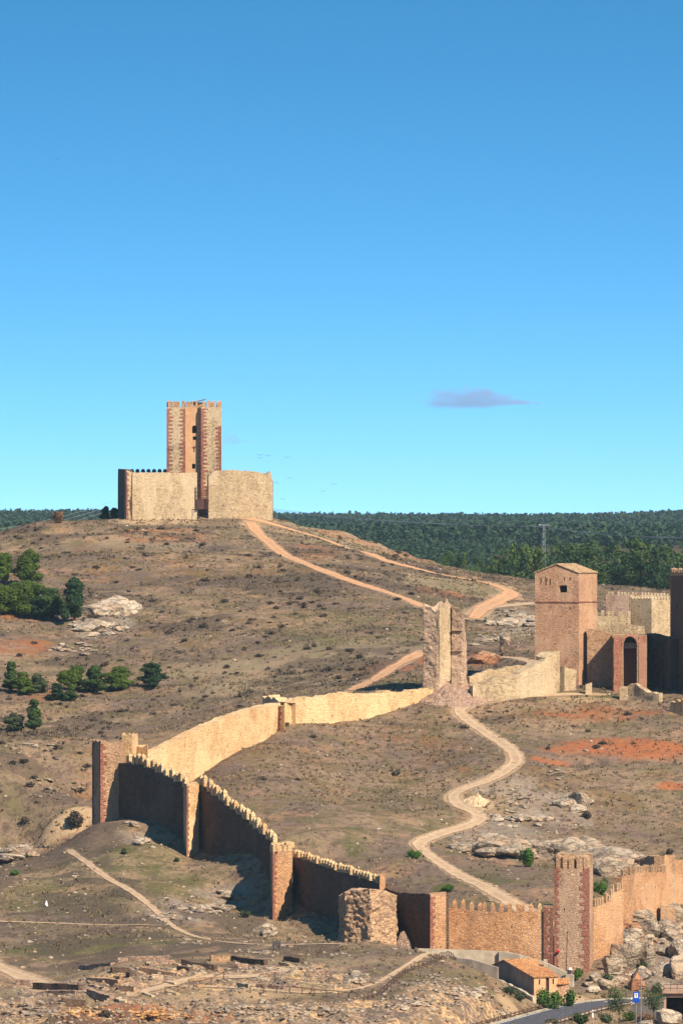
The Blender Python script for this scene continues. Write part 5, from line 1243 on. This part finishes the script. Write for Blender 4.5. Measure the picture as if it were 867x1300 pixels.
def cable(label, a, b_, sag, rr=.035):
    a = np.array(a); b_ = np.array(b_); t = np.linspace(0, 1, 40); p = a + (b_ - a) * t[:, None]; p[:, 2] -= sag * 4 * t * (1 - t)
    m_ = MB(); m_.tube(list(p), rr, 5); base(m_.build('power_cable', 'wire', None, p[0]), label, 'cable', 'overhead power cables')
for k, (dx, lb) in enumerate(((-1, 'left of the three cables hanging from the pylon'), (0, 'middle cable hanging from the pylon top'), (1, 'right of the three cables hanging from the pylon'))):
    at = np.array([x + dx, y + dx * .22, zt_ - .62])
    cable(lb + ', running to the right edge', at, (*pt(935, 1080 + dx * 3), zp(681 + dx * .8, 1080)), 1.0)
    cable(lb + ', running behind the hilltop tower', at, (*pt(300, 1500 + dx * 5), zp(641 + dx * 1.6, 1500)), 1.2)
for k, (ya, yb, lb) in enumerate(((668, 640, 'top'), (672.5, 645, 'middle'), (679, 650, 'lowest'))):
    cable(lb + ' of the three cables slanting before the forest at the left edge', (*pt(-30, 1240), zp(ya + 8, 1240)), (*pt(150, 1420), zp(yb - 6, 1420)), 1.0, .03)
# birds
for k, (px, py, dd_, s, a) in enumerate(((302, 73, 900, .32, .2), (73, 202, 900, .38, -.3), (330, 578, 930, .5, .1), (341, 579, 930, .5, .3), (330, 582, 932, .5, -.2), (365, 581, 930, .5, 0), (368, 607, 930, .4, .5), (350, 613, 920, .45, -.5), (424, 615, 940, .5, .1), (410, 624, 940, .4, .3), (359, 634, 940, .4, -.1))):
    x, y = pt(px, dd_); z = zp(py, dd_)
    LB = ['bird alone high in the upper sky, left of centre', 'bird alone at the left edge of the sky', 'upper bird of a tight trio right of the hilltop tower', 'right bird of a tight trio near the hilltop tower', 'lower bird of a tight trio right of the hilltop tower', 'bird gliding just right of the trio', 'small tilted bird a little above the enclosure wall', 'dark bird closest to the right end of the hilltop wall', 'bird farthest right over the wooded ridge', 'bird second from the right over the wooded ridge', 'lowest bird just above the wooded ridge']
    mb = MB(); v, f = ICO[1]; mb.add(v * np.array([.09, .28, .08]) * s * 1.6 + [x, y, z], f)
    for sx in (-1, 1):
        ca = math.cos(a); w0 = np.array([x + sx * .05 * s, y, z]); w1 = w0 + np.array([sx * .55, .06, .22 + .25 * a * sx]) * s; w2_ = w1 + np.array([sx * .55, -.12, .02 + .25 * a * sx]) * s
        for (p0, p1, c0, c1) in ((w0, w1, .28, .24), (w1, w2_, .24, .07)):
            mb.add([p0 + [0, c0 * s, 0], p1 + [0, c1 * s, 0], p1 - [0, c1 * s, 0], p0 - [0, c0 * s, 0], p0 + [0, c0 * s, .03], p1 + [0, c1 * s, .03], p1 - [0, c1 * s, -.03], p0 - [0, c0 * s, -.03]],
                   [(3, 2, 1, 0), (4, 5, 6, 7), (0, 1, 5, 4), (1, 2, 6, 5), (2, 3, 7, 6), (3, 0, 4, 7)])
    mb.add([(x, y + .4 * s, z), (x - .14 * s, y + .75 * s, z), (x + .14 * s, y + .75 * s, z), (x, y + .4 * s, z + .03)], [(0, 1, 2), (0, 3, 1), (0, 2, 3), (1, 3, 2)])
    base(mb.build('bird', 'bird', None, (x, y, z)), LB[k], 'bird', 'birds in flight')
# ------------------------------------------------------------------ vegetation
def leaf_cloud(blobs, n, size, seed, shell=.55, up=.0):
    """n small leaf faces spread through ellipsoids (x,y,z,rx,ry,rz)"""
    r = np.random.default_rng(seed); b = np.array(blobs, float)
    vol = b[:, 3] * b[:, 4] * b[:, 5]; k = r.choice(len(b), n, p=vol ** .8 / (vol ** .8).sum())
    d = r.normal(size=(n, 3)); d /= np.linalg.norm(d, axis=1)[:, None]
    rad = shell + (1 - shell) * r.random(n) ** .5; rad *= np.where(r.random(n) < .08, 1.12, 1)
    c = b[k, :3] + d * b[k, 3:] * rad[:, None]
    t = r.normal(size=(n, 3)); t[:, 2] *= .6; t /= np.linalg.norm(t, axis=1)[:, None]
    nn = d + r.normal(size=(n, 3)) * .55; u = np.cross(t, nn); u /= np.linalg.norm(u, axis=1)[:, None] + 1e-9
    t = np.cross(nn, u); t /= np.linalg.norm(t, axis=1)[:, None] + 1e-9
    s = size * r.uniform(.5, 1.3, (n, 1)); a = t * s; e = u * s * r.uniform(.45, .9, (n, 1))
    V = np.stack([c - a * .9, c + e, c + a, c - e * .8], 1).reshape(-1, 3)
    return V, np.arange(n * 4).reshape(-1, 4)
def pine_blobs(kind, seed, w=1.0, h=1.0):
    r = np.random.default_rng(seed); bl = []
    if kind == 'round':
        for k in range(16):
            a = r.uniform(0, 6.28); z = r.uniform(.16, .86); q = r.uniform(.1, .36) * w * math.sin(min(1, (1 - z) / .55 + .2) * 1.57); z *= h
            bl.append((q * math.cos(a), q * math.sin(a), z, .2 * w * r.uniform(.7, 1.2), .2 * w * r.uniform(.7, 1.2), .14 * h * r.uniform(.7, 1.1)))
        bl.append((0, 0, .52 * h, .29 * w, .29 * w, .32 * h))
    elif kind == 'cone':
        for k in range(20):
            z = r.uniform(.12, .93); q = (1 - z) * .40 * w; a = r.uniform(0, 6.28)
            bl.append((q * math.cos(a), q * math.sin(a), z * h, (.07 + .15 * (1 - z)) * w, (.07 + .15 * (1 - z)) * w, .085 * h))
        bl.append((0, 0, .5 * h, .16 * w, .16 * w, .42 * h))
    else:   # ragged
        for k in range(24):
            z = r.uniform(.1, .95); q = (1.08 - z) * .46 * w * r.uniform(.25, 1); a = r.uniform(0, 6.28)
            bl.append((q * math.cos(a), q * math.sin(a), z * h, .16 * w * r.uniform(.6, 1.2), .16 * w * r.uniform(.6, 1.2), .09 * h * r.uniform(.7, 1.2)))
        bl.append((0, 0, .46 * h, .2 * w, .2 * w, .4 * h))
    return bl
def tree_meshes(kind, seed, w, h, leaves, size, mat):
    V, Fq = leaf_cloud(pine_blobs(kind, seed, w, h), leaves, size, seed); me = big_mesh('crown', V, Fq); me.materials.append(M[mat])
    mb = MB(); r = random.Random(seed)
    mb.tube([(0, 0, -.4), (r.uniform(-.05, .05) * w, 0, .3 * h), (r.uniform(-.06, .06) * w, r.uniform(-.05, .05) * w, .6 * h), (0, 0, .88 * h)], .035 * h, 6, .008 * h)
    for k in range(7):
        a = r.uniform(0, 6.28); z = r.uniform(.3, .75) * h; q = .33 * w
        mb.tube([(0, 0, z), (q * .5 * math.cos(a), q * .5 * math.sin(a), z + .05 * h), (q * math.cos(a), q * math.sin(a), z + .1 * h)], .012 * h, 4, .004 * h)
    mt = bpy.data.meshes.new('trunk'); mt.from_pydata(mb.v, [], mb.f); mt.materials.append(M['bark'])
    return me, mt
def put_tree(name, label, cat, cm, loc, rz=0, sc_=(1, 1, 1), group=None):
    T = thing(name, label, cat, loc, group); T.rotation_euler = (0, 0, rz); T.scale = sc_
    for n_, me in (('crown', cm[0]), ('trunk', cm[1])):
        o = bpy.data.objects.new(n_, me); col.objects.link(o); o.parent = T
    return T
TR = [  # px, py of the foot, height px, width px, kind, material, label
 (34,742,46,36,'round','pine','round bright green pine, upper of the pair near the left edge'),
 (6,740,38,26,'round','pine','round green pine cut by the left edge on the upper slope'),
 (33,783,50,46,'round','pine','bright round pine at the back of the dark clump on the left'),
 (8,780,40,34,'round','pine','dull green pine at the left edge of the clump'),
 (64,787,44,32,'round','pinem','mid green pine with a bare brownish foot in the clump'),
 (95,790,54,44,'ragged','pined','bluish dark green pine at the right end of the clump'),
 (48,786,30,30,'ragged','pined','low dark pine in the middle of the clump'),
 (15,878,44,20,'ragged','pinem','slim ragged pine, left of the lower left group'),
 (30,882,36,24,'ragged','pine','thin yellowish pine beside the slim ragged one'),
 (48,880,28,26,'ragged','oliveleaf','faded olive bush-like pine in the lower left group'),
 (93,876,38,28,'round','pine','bright rounded small pine in the middle of the lower row'),
 (74,890,26,24,'ragged','pined','small dark pine in front of the lower row'),
 (91,890,20,18,'ragged','pinem','tiny pine low in front of the lower row'),
 (121,880,40,32,'ragged','pinem','wide dark pine right of the bright rounded one'),
 (150,877,38,28,'round','pine','rounded pine at the right end of the lower row'),
 (193,872,38,34,'ragged','pined','solitary dark double-crowned pine right of the lower row'),
 (44,929,48,22,'ragged','pinem','slender pine lowest on the left slope'),
 (20,929,30,30,'ragged','oliveleaf','pale olive shrub-like pine beside the slender lowest one'),
 (134,664,22,26,'ragged','pined','dark pine half hidden beside the dark end of the hilltop wall'),
 (146,664,20,20,'ragged','pined','dark low pine right against the hilltop wall'),
]
for k, (px, py, hp, wp, kind, mt, lb) in enumerate(TR):
    if py > 850: hp *= .84; wp *= 1.2
    if lb.startswith('dark') and 'hilltop' in lb:
        x, y = pt(px, 975); z = gz(x, y); h = zp(py - hp, 975) - z
        w_ = wp / F * 975
    else:
        x, y, z = hit(px, py); h = hp / F * y; w_ = wp / F * y * 1.2
    n = int(3500 + 2500 * w_ * h / 12); cm = tree_meshes(kind, 900 + k, w_, h, min(n, 9000), .10 + .012 * h, mt)
    put_tree('pine_tree', lb, 'tree', cm, (x, y, z), 0)
# bushes
BU = [
 (668,1101,24,30,'leaf','bright green bush in the split of the grey limestone back'),
 (762,1136,24,22,'leaf','dark green bush showing above the steep battlemented wall'),
 (572,1132,30,8,'leaf','low spreading green plant beside the main path above the front wall'),
 (526,1090,22,12,'leaf','small green bush at the outer bend of the main path'),
 (214,656,14,16,'oliveleaf','sparse pale bush at the foot of the left hilltop wall'),
 (75,664,26,18,'scrubr','leafless reddish bush on the skyline of the left slope'),
 (10,728,24,14,'scrub','brownish bush above the pines at the left edge'),
 (95,1054,22,28,'scrub','leafless grey brown bush on the sandy bank left of the corner tower'),
 (690,1258,22,20,'leaf','left green bush against the front of the tiled house'),
 (704,1252,18,18,'leaf','right green bush against the front of the tiled house'),
 (697,1270,26,14,'pinem','low dark bush in front of the tiled house'),
 (722,1258,18,22,'leaf','bush under the red lean-to roof'),
 (732,1246,14,18,'leaf','bush next to the base of the red-cornered tower'),
 (645,1262,30,12,'oliveleaf','reddish green hedge below the grey gable, upper part'),
 (660,1272,26,12,'oliveleaf','reddish green hedge below the grey gable, lower part'),
 (800,1296,36,16,'pine','yellow green bush on the near verge of the road under the sign'),
 (835,1290,26,14,'oliveleaf','olive bush beside the bottom right boulders'),
 (770,1300,30,14,'oliveleaf','low olive bush on the near verge of the road'),
 (735,1302,28,16,'pinem','dark bush at the bottom edge near the road'),
 (818,1297,26,12,'scrubr','rust coloured low bush between the verge bushes'),
 (700,1302,22,10,'oliveleaf','small olive bush at the bottom edge beside the road'),
 (850,1085,14,8,'scrub','grey bush behind the upper parapet'),
 (770,1250,22,16,'oliveleaf','dull olive bush among the rocks above the road'),
 (815,1230,16,12,'oliveleaf','small olive bush among the boulders'),
 (835,1190,20,14,'scrub','dry grey bush in the middle of the boulder slope'),
 (540,1034,0,0,'',''),
 (745,1040,16,12,'scrub','dark dry bush on the reddish slope beside the pale boulders'),
 (20,1112,14,8,'leaf','small green bush on the ledge at the left edge'),
 (33,1090,12,8,'oliveleaf','small bush above the dark hollow at the left edge'),
 (158,1084,12,8,'oliveleaf','small green bush beside the pale knob of rock'),
 (225,1094,10,7,'oliveleaf','small bush at the foot of the first turret'),
 (312,1165,16,10,'oliveleaf','bush below the long shaded wall near the second turret'),
 (135,1294,26,10,'scrub','low dry bush on the bank at the bottom left'),
]
def bush(px, py, wp, hp, mt, lb, name='bush', group=None, dens=1.0, loc=None, seed=0):
    x, y, z = hit(px, py) if loc is None else loc
    w_ = wp / F * y / 2; h = hp / F * y; r = np.random.default_rng(int(px * 7 + py)); bl = []
    for k in range(7):
        a = r.uniform(0, 6.28); q = r.uniform(0, .6) * w_; bl.append((q * math.cos(a), q * math.sin(a), h * r.uniform(.25, .6), w_ * r.uniform(.35, .6), w_ * r.uniform(.35, .6), h * r.uniform(.25, .42)))
    V, Fq = leaf_cloud(bl, int(500 * dens + 250 * w_ * h), .085 + .02 * h, int(px + py), .35); V[:, 2] = np.maximum(V[:, 2], -.1)
    me = big_mesh(name, V, Fq); return base(link(name, me, mt, None, (x, y, z)), lb, 'bush', group)
for a in BU:
    if not a[2]: continue
    if 'tiled house' in a[5] or 'lean-to' in a[5]:
        d_ = 571.5 if 'low dark' in a[5] else 574.3; x_, y_ = pt(a[0], d_); z_0 = gz(x_, y_); hh_ = min(2.0, max(.9, zp(a[1] - a[3] + 6, d_) - z_0))
        bush(a[0], a[1], a[2] * 1.15, hh_ * F / d_, a[4], a[5], loc=(x_, y_, z_0)); continue
    bush(*a)
# young street trees
for px, py, hp, wp, lb in ((785, 1293, 46, 32, 'young thin-trunked tree on the near verge left of the blue sign'), (829, 1287, 42, 30, 'young round-crowned tree right of the blue sign')):
    x, y = pt(px, 556); z = gz(x, y); h = max(1.8, zp(py - hp, 556) - z); w_ = wp / F * 556
    r = np.random.default_rng(int(px)); bl = [(r.uniform(-.3, .3) * w_, r.uniform(-.3, .3) * w_, h * r.uniform(.55, .9), w_ * r.uniform(.2, .34), w_ * .3, h * .13) for _ in range(12)]
    V, Fq = leaf_cloud(bl, 1500, .085, int(px), .3); me = big_mesh('crown', V, Fq); me.materials.append(M['pinem'])
    mb = MB(); mb.tube([(0, 0, -.3), (.03, 0, h * .4), (0, 0, h * .85)], .07, 6, .02)
    for k in range(6):
        a = k * 1.05; mb.tube([(0, 0, h * .45 + k * .08), (math.cos(a) * w_ * .28, math.sin(a) * w_ * .28, h * .72)], .025, 4, .008)
    mt = bpy.data.meshes.new('trunk'); mt.from_pydata(mb.v, [], mb.f); mt.materials.append(M['bark'])
    put_tree('young_tree', lb, 'tree', (me, mt), (x, y, z))

# small dark shrubs dotted over the slopes
protos = []
for k in range(8):
    r = np.random.default_rng(40 + k); bl = [(r.uniform(-.35, .35), r.uniform(-.35, .35), r.uniform(.15, .4), r.uniform(.25, .45), r.uniform(.25, .45), r.uniform(.18, .3)) for _ in range(5)]
    V, Fq = leaf_cloud(bl, 170, .12, k, .3); me = big_mesh('low_shrub', V, Fq); me.materials.append(M['scrub']); protos.append(me)
def clear(x, y, m=1.0):
    for nm, q, w in PW:
        if abs(y - q[:, 1].mean()) < 260 and seg_d(np.array([x]), np.array([y]), q)[0] < w / 2 + m: return False
    return True
SH = [((250,760,190,60), 34), ((400,755,60,22), 26), ((180,830,200,30), 22), ((330,820,90,40), 18), ((470,800,80,50), 12), ((120,700,100,30), 22), ((250,700,100,26), 18), ((450,700,80,20), 12), ((60,960,110,90), 34), ((250,900,80,20), 8),
      ((420,945,120,50), 6), ((700,930,120,30), 10), ((300,850,180,26), 14), ((90,760,60,30), 8), ((560,690,60,20), 6), ((100,900,160,20), 10), ((450,855,60,10), 6)]
r = random.Random(77); nshr = 0
for (cx_, cy_, rx, ry), n in SH:
    for _ in range(n):
        for _t in range(6):
            px = cx_ + r.uniform(-1, 1) * rx; py = cy_ + r.uniform(-1, 1) * ry
            if py > 1000 and px > 100: continue
            x, y, z = hit(px, py)
            if clear(x, y, .8) and y < 1000: break
        else: continue
        o = base(bpy.data.objects.new('low_shrub', protos[r.randrange(8)]), 'small dark dry shrub dotted on the open hillside', 'shrub', 'small dark shrubs scattered over the slopes')
        col.objects.link(o); o.location = (x, y, z - .05); s = r.uniform(.5, 1.25); o.scale = (s * r.uniform(.9, 1.5), s, s * r.uniform(.6, 1.0)); o.rotation_euler = (0, 0, r.uniform(0, 6)); nshr += 1

# tufts and stones nobody could count
def field(n, y0, y1, xs):
    y = y0 + (y1 - y0) * rng.random(n); x = (rng.random(n) * 2 - 1) * xs(y); return x, y
GXs = np.abs
def keep(x, y, pm=.35):
    i = np.clip(np.searchsorted(GX, x), 0, len(GX) - 1); j = np.clip(np.searchsorted(GY, y), 0, len(GY) - 1)
    return pathmask[j, i] < pm, j, i
def tuft_mesh(name, x, y, size, blades, seed, mats, wide=1.0):
    r = np.random.default_rng(seed); n = len(x); z = Hs(x, y); V = []
    c = np.repeat(np.stack([x, y, z], -1), blades, 0); s = np.repeat(size, blades); m_ = len(c)
    a = r.uniform(0, 6.28, m_); q = r.uniform(0, .5, m_) * s * wide
    b0 = c + np.stack([np.cos(a) * q, np.sin(a) * q, -.05 * s], -1); a2 = r.uniform(0, 6.28, m_); w_ = s * r.uniform(.12, .3, m_) * wide
    dx = np.stack([np.cos(a2) * w_, np.sin(a2) * w_, w_ * 0], -1); tip = b0 + np.stack([np.cos(a) * s * .35, np.sin(a) * s * .35, s * r.uniform(.4, 1, m_)], -1)
    V = np.stack([b0 - dx, b0 + dx, tip + dx * .45, tip - dx * .45], 1).reshape(-1, 3)
    me = big_mesh(name, V, np.arange(m_ * 4).reshape(-1, 4)); o = link(name, me, mats); return o
x, y = field(60000, 545, 985, lambda y: y * .075 + 6)
k, j, i = keep(x, y); dens = fbm(x / 14, y / 14, 55, 3); k &= rng.random(len(x)) < sm(.35, .62, dens) + .12; k &= ero[j, i] < .5; k &= rng.random(len(x)) < np.where(y < 665, .45, 1)
x, y = x[k], y[k]
o = tuft_mesh('grass_tufts', x, y, rng.uniform(.12, .36, len(x)), 5, 1, 'straw', 1.4)
base(o, 'dry straw coloured grass tufts over all the slopes', 'grass', kind='stuff')
x, y = field(42000, 545, 985, lambda y: y * .075 + 6)
k, j, i = keep(x, y); k &= rng.random(len(x)) < heath[j, i] * .9 + .02; k &= m_tan[j, i] < .6; inner_ = (y < 712) & (x > np.interp(y, [600, 667, 712], [0, -27, -14])); k &= rng.random(len(x)) < np.where(inner_, .22, np.where(y < 672, .12, .9))
x, y = x[k], y[k]
o = tuft_mesh('heath', x, y, rng.uniform(.12, .5, len(x)) * rng.uniform(.5, 1, len(x)) * np.where(y < 712, .6, 1), 8, 2, 'scrub', 1.5)
base(o, 'dark low heath and thyme clumps over the slopes', 'ground cover', kind='stuff')
def stones(name, label, n, seed, test, smin, smax, mat, yr=(520, 985)):
    r = np.random.default_rng(seed); x, y = field(n, yr[0], yr[1], lambda y: y * .07 + 4); k, j, i = keep(x, y, .6); k &= r.random(n) < test(j, i); x, y = x[k], y[k]; z = Hs(x, y)
    v, f = ICO[1]; f = np.array(f); m_ = len(x); s = smin + (smax - smin) * r.random(m_) ** 3
    VV = v[None] * (1 + .5 * (r.random((m_, len(v), 1)) - .5)) * (s[:, None, None] * np.stack([r.uniform(.7, 1.5, m_), r.uniform(.7, 1.3, m_), r.uniform(.4, .8, m_)], -1)[:, None]) + np.stack([x, y, z], -1)[:, None]
    FF = f[None] + (np.arange(m_) * len(v))[:, None, None]
    me = big_mesh(name, VV.reshape(-1, 3), FF.reshape(-1, 3), 3); return base(link(name, me, mat), label, 'stones', kind='stuff')
stones('loose_stones', 'loose pale stones strewn over the open slopes', 16000, 3, lambda j, i: .10 + .25 * m_pale[j, i] + .4 * rk[j, i], .05, .3, 'rockw')
stones('gravel', 'grey and ochre gravel and stones on the eroded near mound and rocky spots', 60000, 4, lambda j, i: .04 + .95 * np.clip(ero[j, i] * 1.2 + .22 * rk[j, i], 0, 1), .05, .34, 'rock', (518, 720))

# ------------------------------------------------------------------ woods
def far_wood(y0, y1, gap, hmin, hmax, leaves, seed, cond=None):
    r = np.random.default_rng(seed); ys = np.arange(y0, y1, gap); X = []; Y = []
    for yy in ys:
        w_ = yy * .085 + 40; xs = np.arange(-w_, w_, gap); X.append(xs + r.uniform(-.48, .48, len(xs)) * gap); Y.append(np.full(len(xs), yy) + r.uniform(-.5, .5, len(xs)) * gap)
    X = np.concatenate(X); Y = np.concatenate(Y)
    if cond is not None: k = cond(X, Y, r); X, Y = X[k], Y[k]
    m_ = len(X); Zt = Hs(X, Y); hh = r.uniform(hmin, hmax, m_) * (.8 + .4 * fbm(X / 60, Y / 60, 3, 2)); VV = []
    protos = []
    for k in range(10):
        V, Fq = leaf_cloud(pine_blobs(['round', 'ragged', 'cone'][k % 3], 60 + k, .55, 1.0), leaves, .13, 60 + k, .5); protos.append(V)
    pv = np.array(protos)[r.integers(0, 10, m_)]; a = r.uniform(0, 6.28, m_); c, s = np.cos(a)[:, None], np.sin(a)[:, None]
    wv = hh * r.uniform(.8, 1.35, m_)
    V = np.stack([(pv[:, :, 0] * c - pv[:, :, 1] * s) * wv[:, None] + X[:, None], (pv[:, :, 0] * s + pv[:, :, 1] * c) * wv[:, None] + Y[:, None], pv[:, :, 2] * hh[:, None] + Zt[:, None] - .1 * hh[:, None]], -1).reshape(-1, 3)
    return V, m_
V, nt_ = far_wood(1950, 3950, 7.6, 5.5, 8.5, 44, 5)
V2, _ = far_wood(1420, 1950, 5.2, 3.4, 5.2, 40, 6, lambda X, Y, r: (X / Y * F + CX < 655))
V = np.concatenate([V, V2])
me = big_mesh('pine_forest', V, np.arange(len(V)).reshape(-1, 4)); base(link('pine_forest', me, 'forest'), 'dark blue-green pine forest covering the ridge along the whole horizon', 'forest', kind='stuff')
# individual trees of the nearer wood at the right
MT = [tree_meshes(['ragged', 'cone', 'round'][k % 3], 800 + k, 1.0 * [.8, .7, .85][k % 3], 1.0, 1500, .032, ['pinem', 'pined', 'pinem', 'pinem', 'pine', 'pined'][k % 6]) for k in range(9)]
r = random.Random(12); cnt = 0
MR = [(560,724,40,4,22,15),(600,722,45,6,34,18),(650,716,45,10,44,26),(700,712,50,14,34,34),(750,722,50,20,44,40),(800,730,55,22,52,44),(855,726,40,22,44,44),(940,728,50,22,40,44),(620,702,60,5,20,20),(705,700,60,6,14,18)]
for cx_, base_py, rx, ry, n, hp in MR:
    for _ in range(n):
        px = cx_ + r.uniform(-1, 1) * rx; yy = r.uniform(1130, 1900) if r.random() < .35 else r.uniform(1130, 1350); x = (px - CX) / F * yy; z = gz(x, yy)
        vis = HY - z / yy * F
        top = base_py - ry * r.random() - hp * .55
        h = min(14, max(3.2, zp(top, yy) - z)) * r.uniform(.7, 1.05)
        if px < 640: h *= .85
        wf = 1.0 if px < 640 else 1.45
        T = put_tree('pine_tree', 'dark pine in the dense nearer wood behind the castle on the right', 'tree', MT[r.randrange(9)], (x, yy, z), r.uniform(0, 6.2), (h * r.uniform(.55, .8) * wf, h * r.uniform(.55, .8) * wf, h), 'pines of the nearer wood behind the castle'); cnt += 1
# ------------------------------------------------------------------ clouds
def cloud(label, px, py, wpx, hpx, dd_, seed, dens):
    x, y = (px - CX) / F * dd_, dd_; z = zp(py, dd_); w_ = wpx / F * dd_ / 2; h = hpx / F * dd_ / 2
    b = MB(); r = np.random.default_rng(seed); v, f = ICO[4]
    b.add(v * np.array([w_, w_ * .4, h]) + [x, y, z], f)
    m = bpy.data.materials.new('cloud vapour'); m.use_nodes = True; nt = m.node_tree; nt.nodes.clear(); n = N(nt)
    o = nt.nodes.new('ShaderNodeOutputMaterial'); pv = nt.nodes.new('ShaderNodeVolumePrincipled')
    pv.inputs['Color'].default_value = (.50, .47, .66, 1); pv.inputs['Anisotropy'].default_value = 0.0
    tc0 = n.pos(1 / w_, 1 / (w_ * .4), 1 / h, 'Object'); s0 = nt.nodes.new('ShaderNodeSeparateXYZ'); n.L(tc0, s0.inputs[0]); cb = nt.nodes.new('ShaderNodeCombineXYZ')
    kz = n.math('ADD', 1.0, n.math('MULTIPLY', n.ramp(s0.outputs[0], .0, .55), 2.2)); n.L(s0.outputs[0], cb.inputs[0]); n.L(s0.outputs[1], cb.inputs[1])
    n.L(n.math('MULTIPLY', n.math('ADD', s0.outputs[2], .30), kz), cb.inputs[2]); tc = cb.outputs[0]; ln = nt.nodes.new('ShaderNodeVectorMath'); ln.operation = 'LENGTH'; n.L(tc, ln.inputs[0])
    f1 = n.noise(n.pos(1, 1, 2.2, 'Object'), 4.5 / w_, 7, .68)
    sp = nt.nodes.new('ShaderNodeSeparateXYZ'); n.L(tc, sp.inputs[0])
    flatb = n.ramp(sp.outputs[2], -.30, -.05)
    dn = n.math('SUBTRACT', n.math('ADD', f1, n.math('MULTIPLY', n.math('SUBTRACT', 1.0, ln.outputs['Value']), .55)), .62)
    dn = n.math('MULTIPLY', n.math('MULTIPLY', n.ramp(dn, 0, .12), flatb), dens); n.L(dn, pv.inputs['Density']); n.L(pv.outputs[0], o.inputs['Volume'])
    me_o = b.build('cloud', m, None, (x, y, z)); base(me_o, label, 'cloud')
cloud('small flat-bottomed lavender cloud hanging alone in the right half of the sky', 612, 503, 205, 58, 9500, 3, .013)
cloud('faint little lilac cloud just right of the hilltop keep', 298, 556, 46, 30, 9500, 5, .016)
# ------------------------------------------------------------------ light, sky, camera
SUN_EL, SUN_AZ = R(41), R(46)      # azimuth: from +X (right) towards the camera (-Y)
sd = np.array([math.cos(SUN_EL) * math.cos(SUN_AZ), -math.cos(SUN_EL) * math.sin(SUN_AZ), math.sin(SUN_EL)])
sl = bpy.data.lights.new('sun', 'SUN'); sl.energy = 4.8; sl.angle = R(.53); sl.color = (1, .87, .70)
so = bpy.data.objects.new('sun', sl); col.objects.link(so)
from mathutils import Vector
so.rotation_euler = Vector((-sd[0], -sd[1], -sd[2])).to_track_quat('-Z', 'Y').to_euler()
so.location = (0, 0, 200)
w = bpy.data.worlds.new('World'); sc.world = w; w.use_nodes = True; nt = w.node_tree
bg = nt.nodes['Background']; sky = nt.nodes.new('ShaderNodeTexSky'); sky.sky_type = 'NISHITA'; sky.sun_disc = False
sky.sun_elevation = SUN_EL; sky.sun_rotation = math.atan2(sd[0], sd[1]) % (2 * math.pi)
sky.air_density = 1.0; sky.dust_density = 1.2; sky.ozone_density = 3.0; sky.altitude = 1000
hs = nt.nodes.new('ShaderNodeHueSaturation'); hs.inputs['Saturation'].default_value = 1.30; hs.inputs['Hue'].default_value = .484
tc = nt.nodes.new('ShaderNodeTexCoord'); mp = nt.nodes.new('ShaderNodeVectorMath'); mp.operation = 'MULTIPLY_ADD'
mp.inputs[1].default_value = (1, 1, 4.4); mp.inputs[2].default_value = (0, 0, .10); nt.links.new(tc.outputs['Generated'], mp.inputs[0])
nt.links.new(mp.outputs[0], sky.inputs[0]); nt.links.new(sky.outputs[0], hs.inputs['Color']); nt.links.new(hs.outputs[0], bg.inputs[0]); bg.inputs[1].default_value = .12
cam = bpy.data.cameras.new('camera'); co = bpy.data.objects.new('camera', cam); col.objects.link(co); sc.camera = co
hb = MB(); hb.box((0, 2900, -75), (3100, 0), (0, 3700), 75 + 92)
hm = bpy.data.materials.new('haze'); hm.use_nodes = True; hn = hm.node_tree; hn.nodes.clear(); ho = hn.nodes.new('ShaderNodeOutputMaterial'); hp = hn.nodes.new('ShaderNodeVolumePrincipled')
hp.inputs['Color'].default_value = (.55, .80, 1, 1); hp.inputs['Density'].default_value = 4.0e-5; hn.links.new(hp.outputs[0], ho.inputs['Volume'])
hz = hb.build('haze', hm); hz['kind'] = 'stuff'; hz['label'] = 'thin blue summer haze over the valley and hills'
co.location = (0, 0, 0); co.rotation_euler = (R(90), 0, 0)
cam.sensor_fit = 'VERTICAL'; cam.sensor_height = 36; cam.lens = 36 * F / 1300; cam.shift_y = 50 / 1300
cam.clip_start = 5; cam.clip_end = 30000
sc.view_settings.view_transform = 'Standard'; sc.view_settings.look = 'None'; sc.view_settings.exposure = 1.0; sc.view_settings.gamma = 1
sc.cycles.use_denoising = True; sc.cycles.max_bounces = 6; sc.cycles.diffuse_bounces = 3; sc.cycles.transparent_max_bounces = 8
sc.cycles.sampling_pattern = 'TABULATED_SOBOL' if 0 else sc.cycles.sampling_pattern
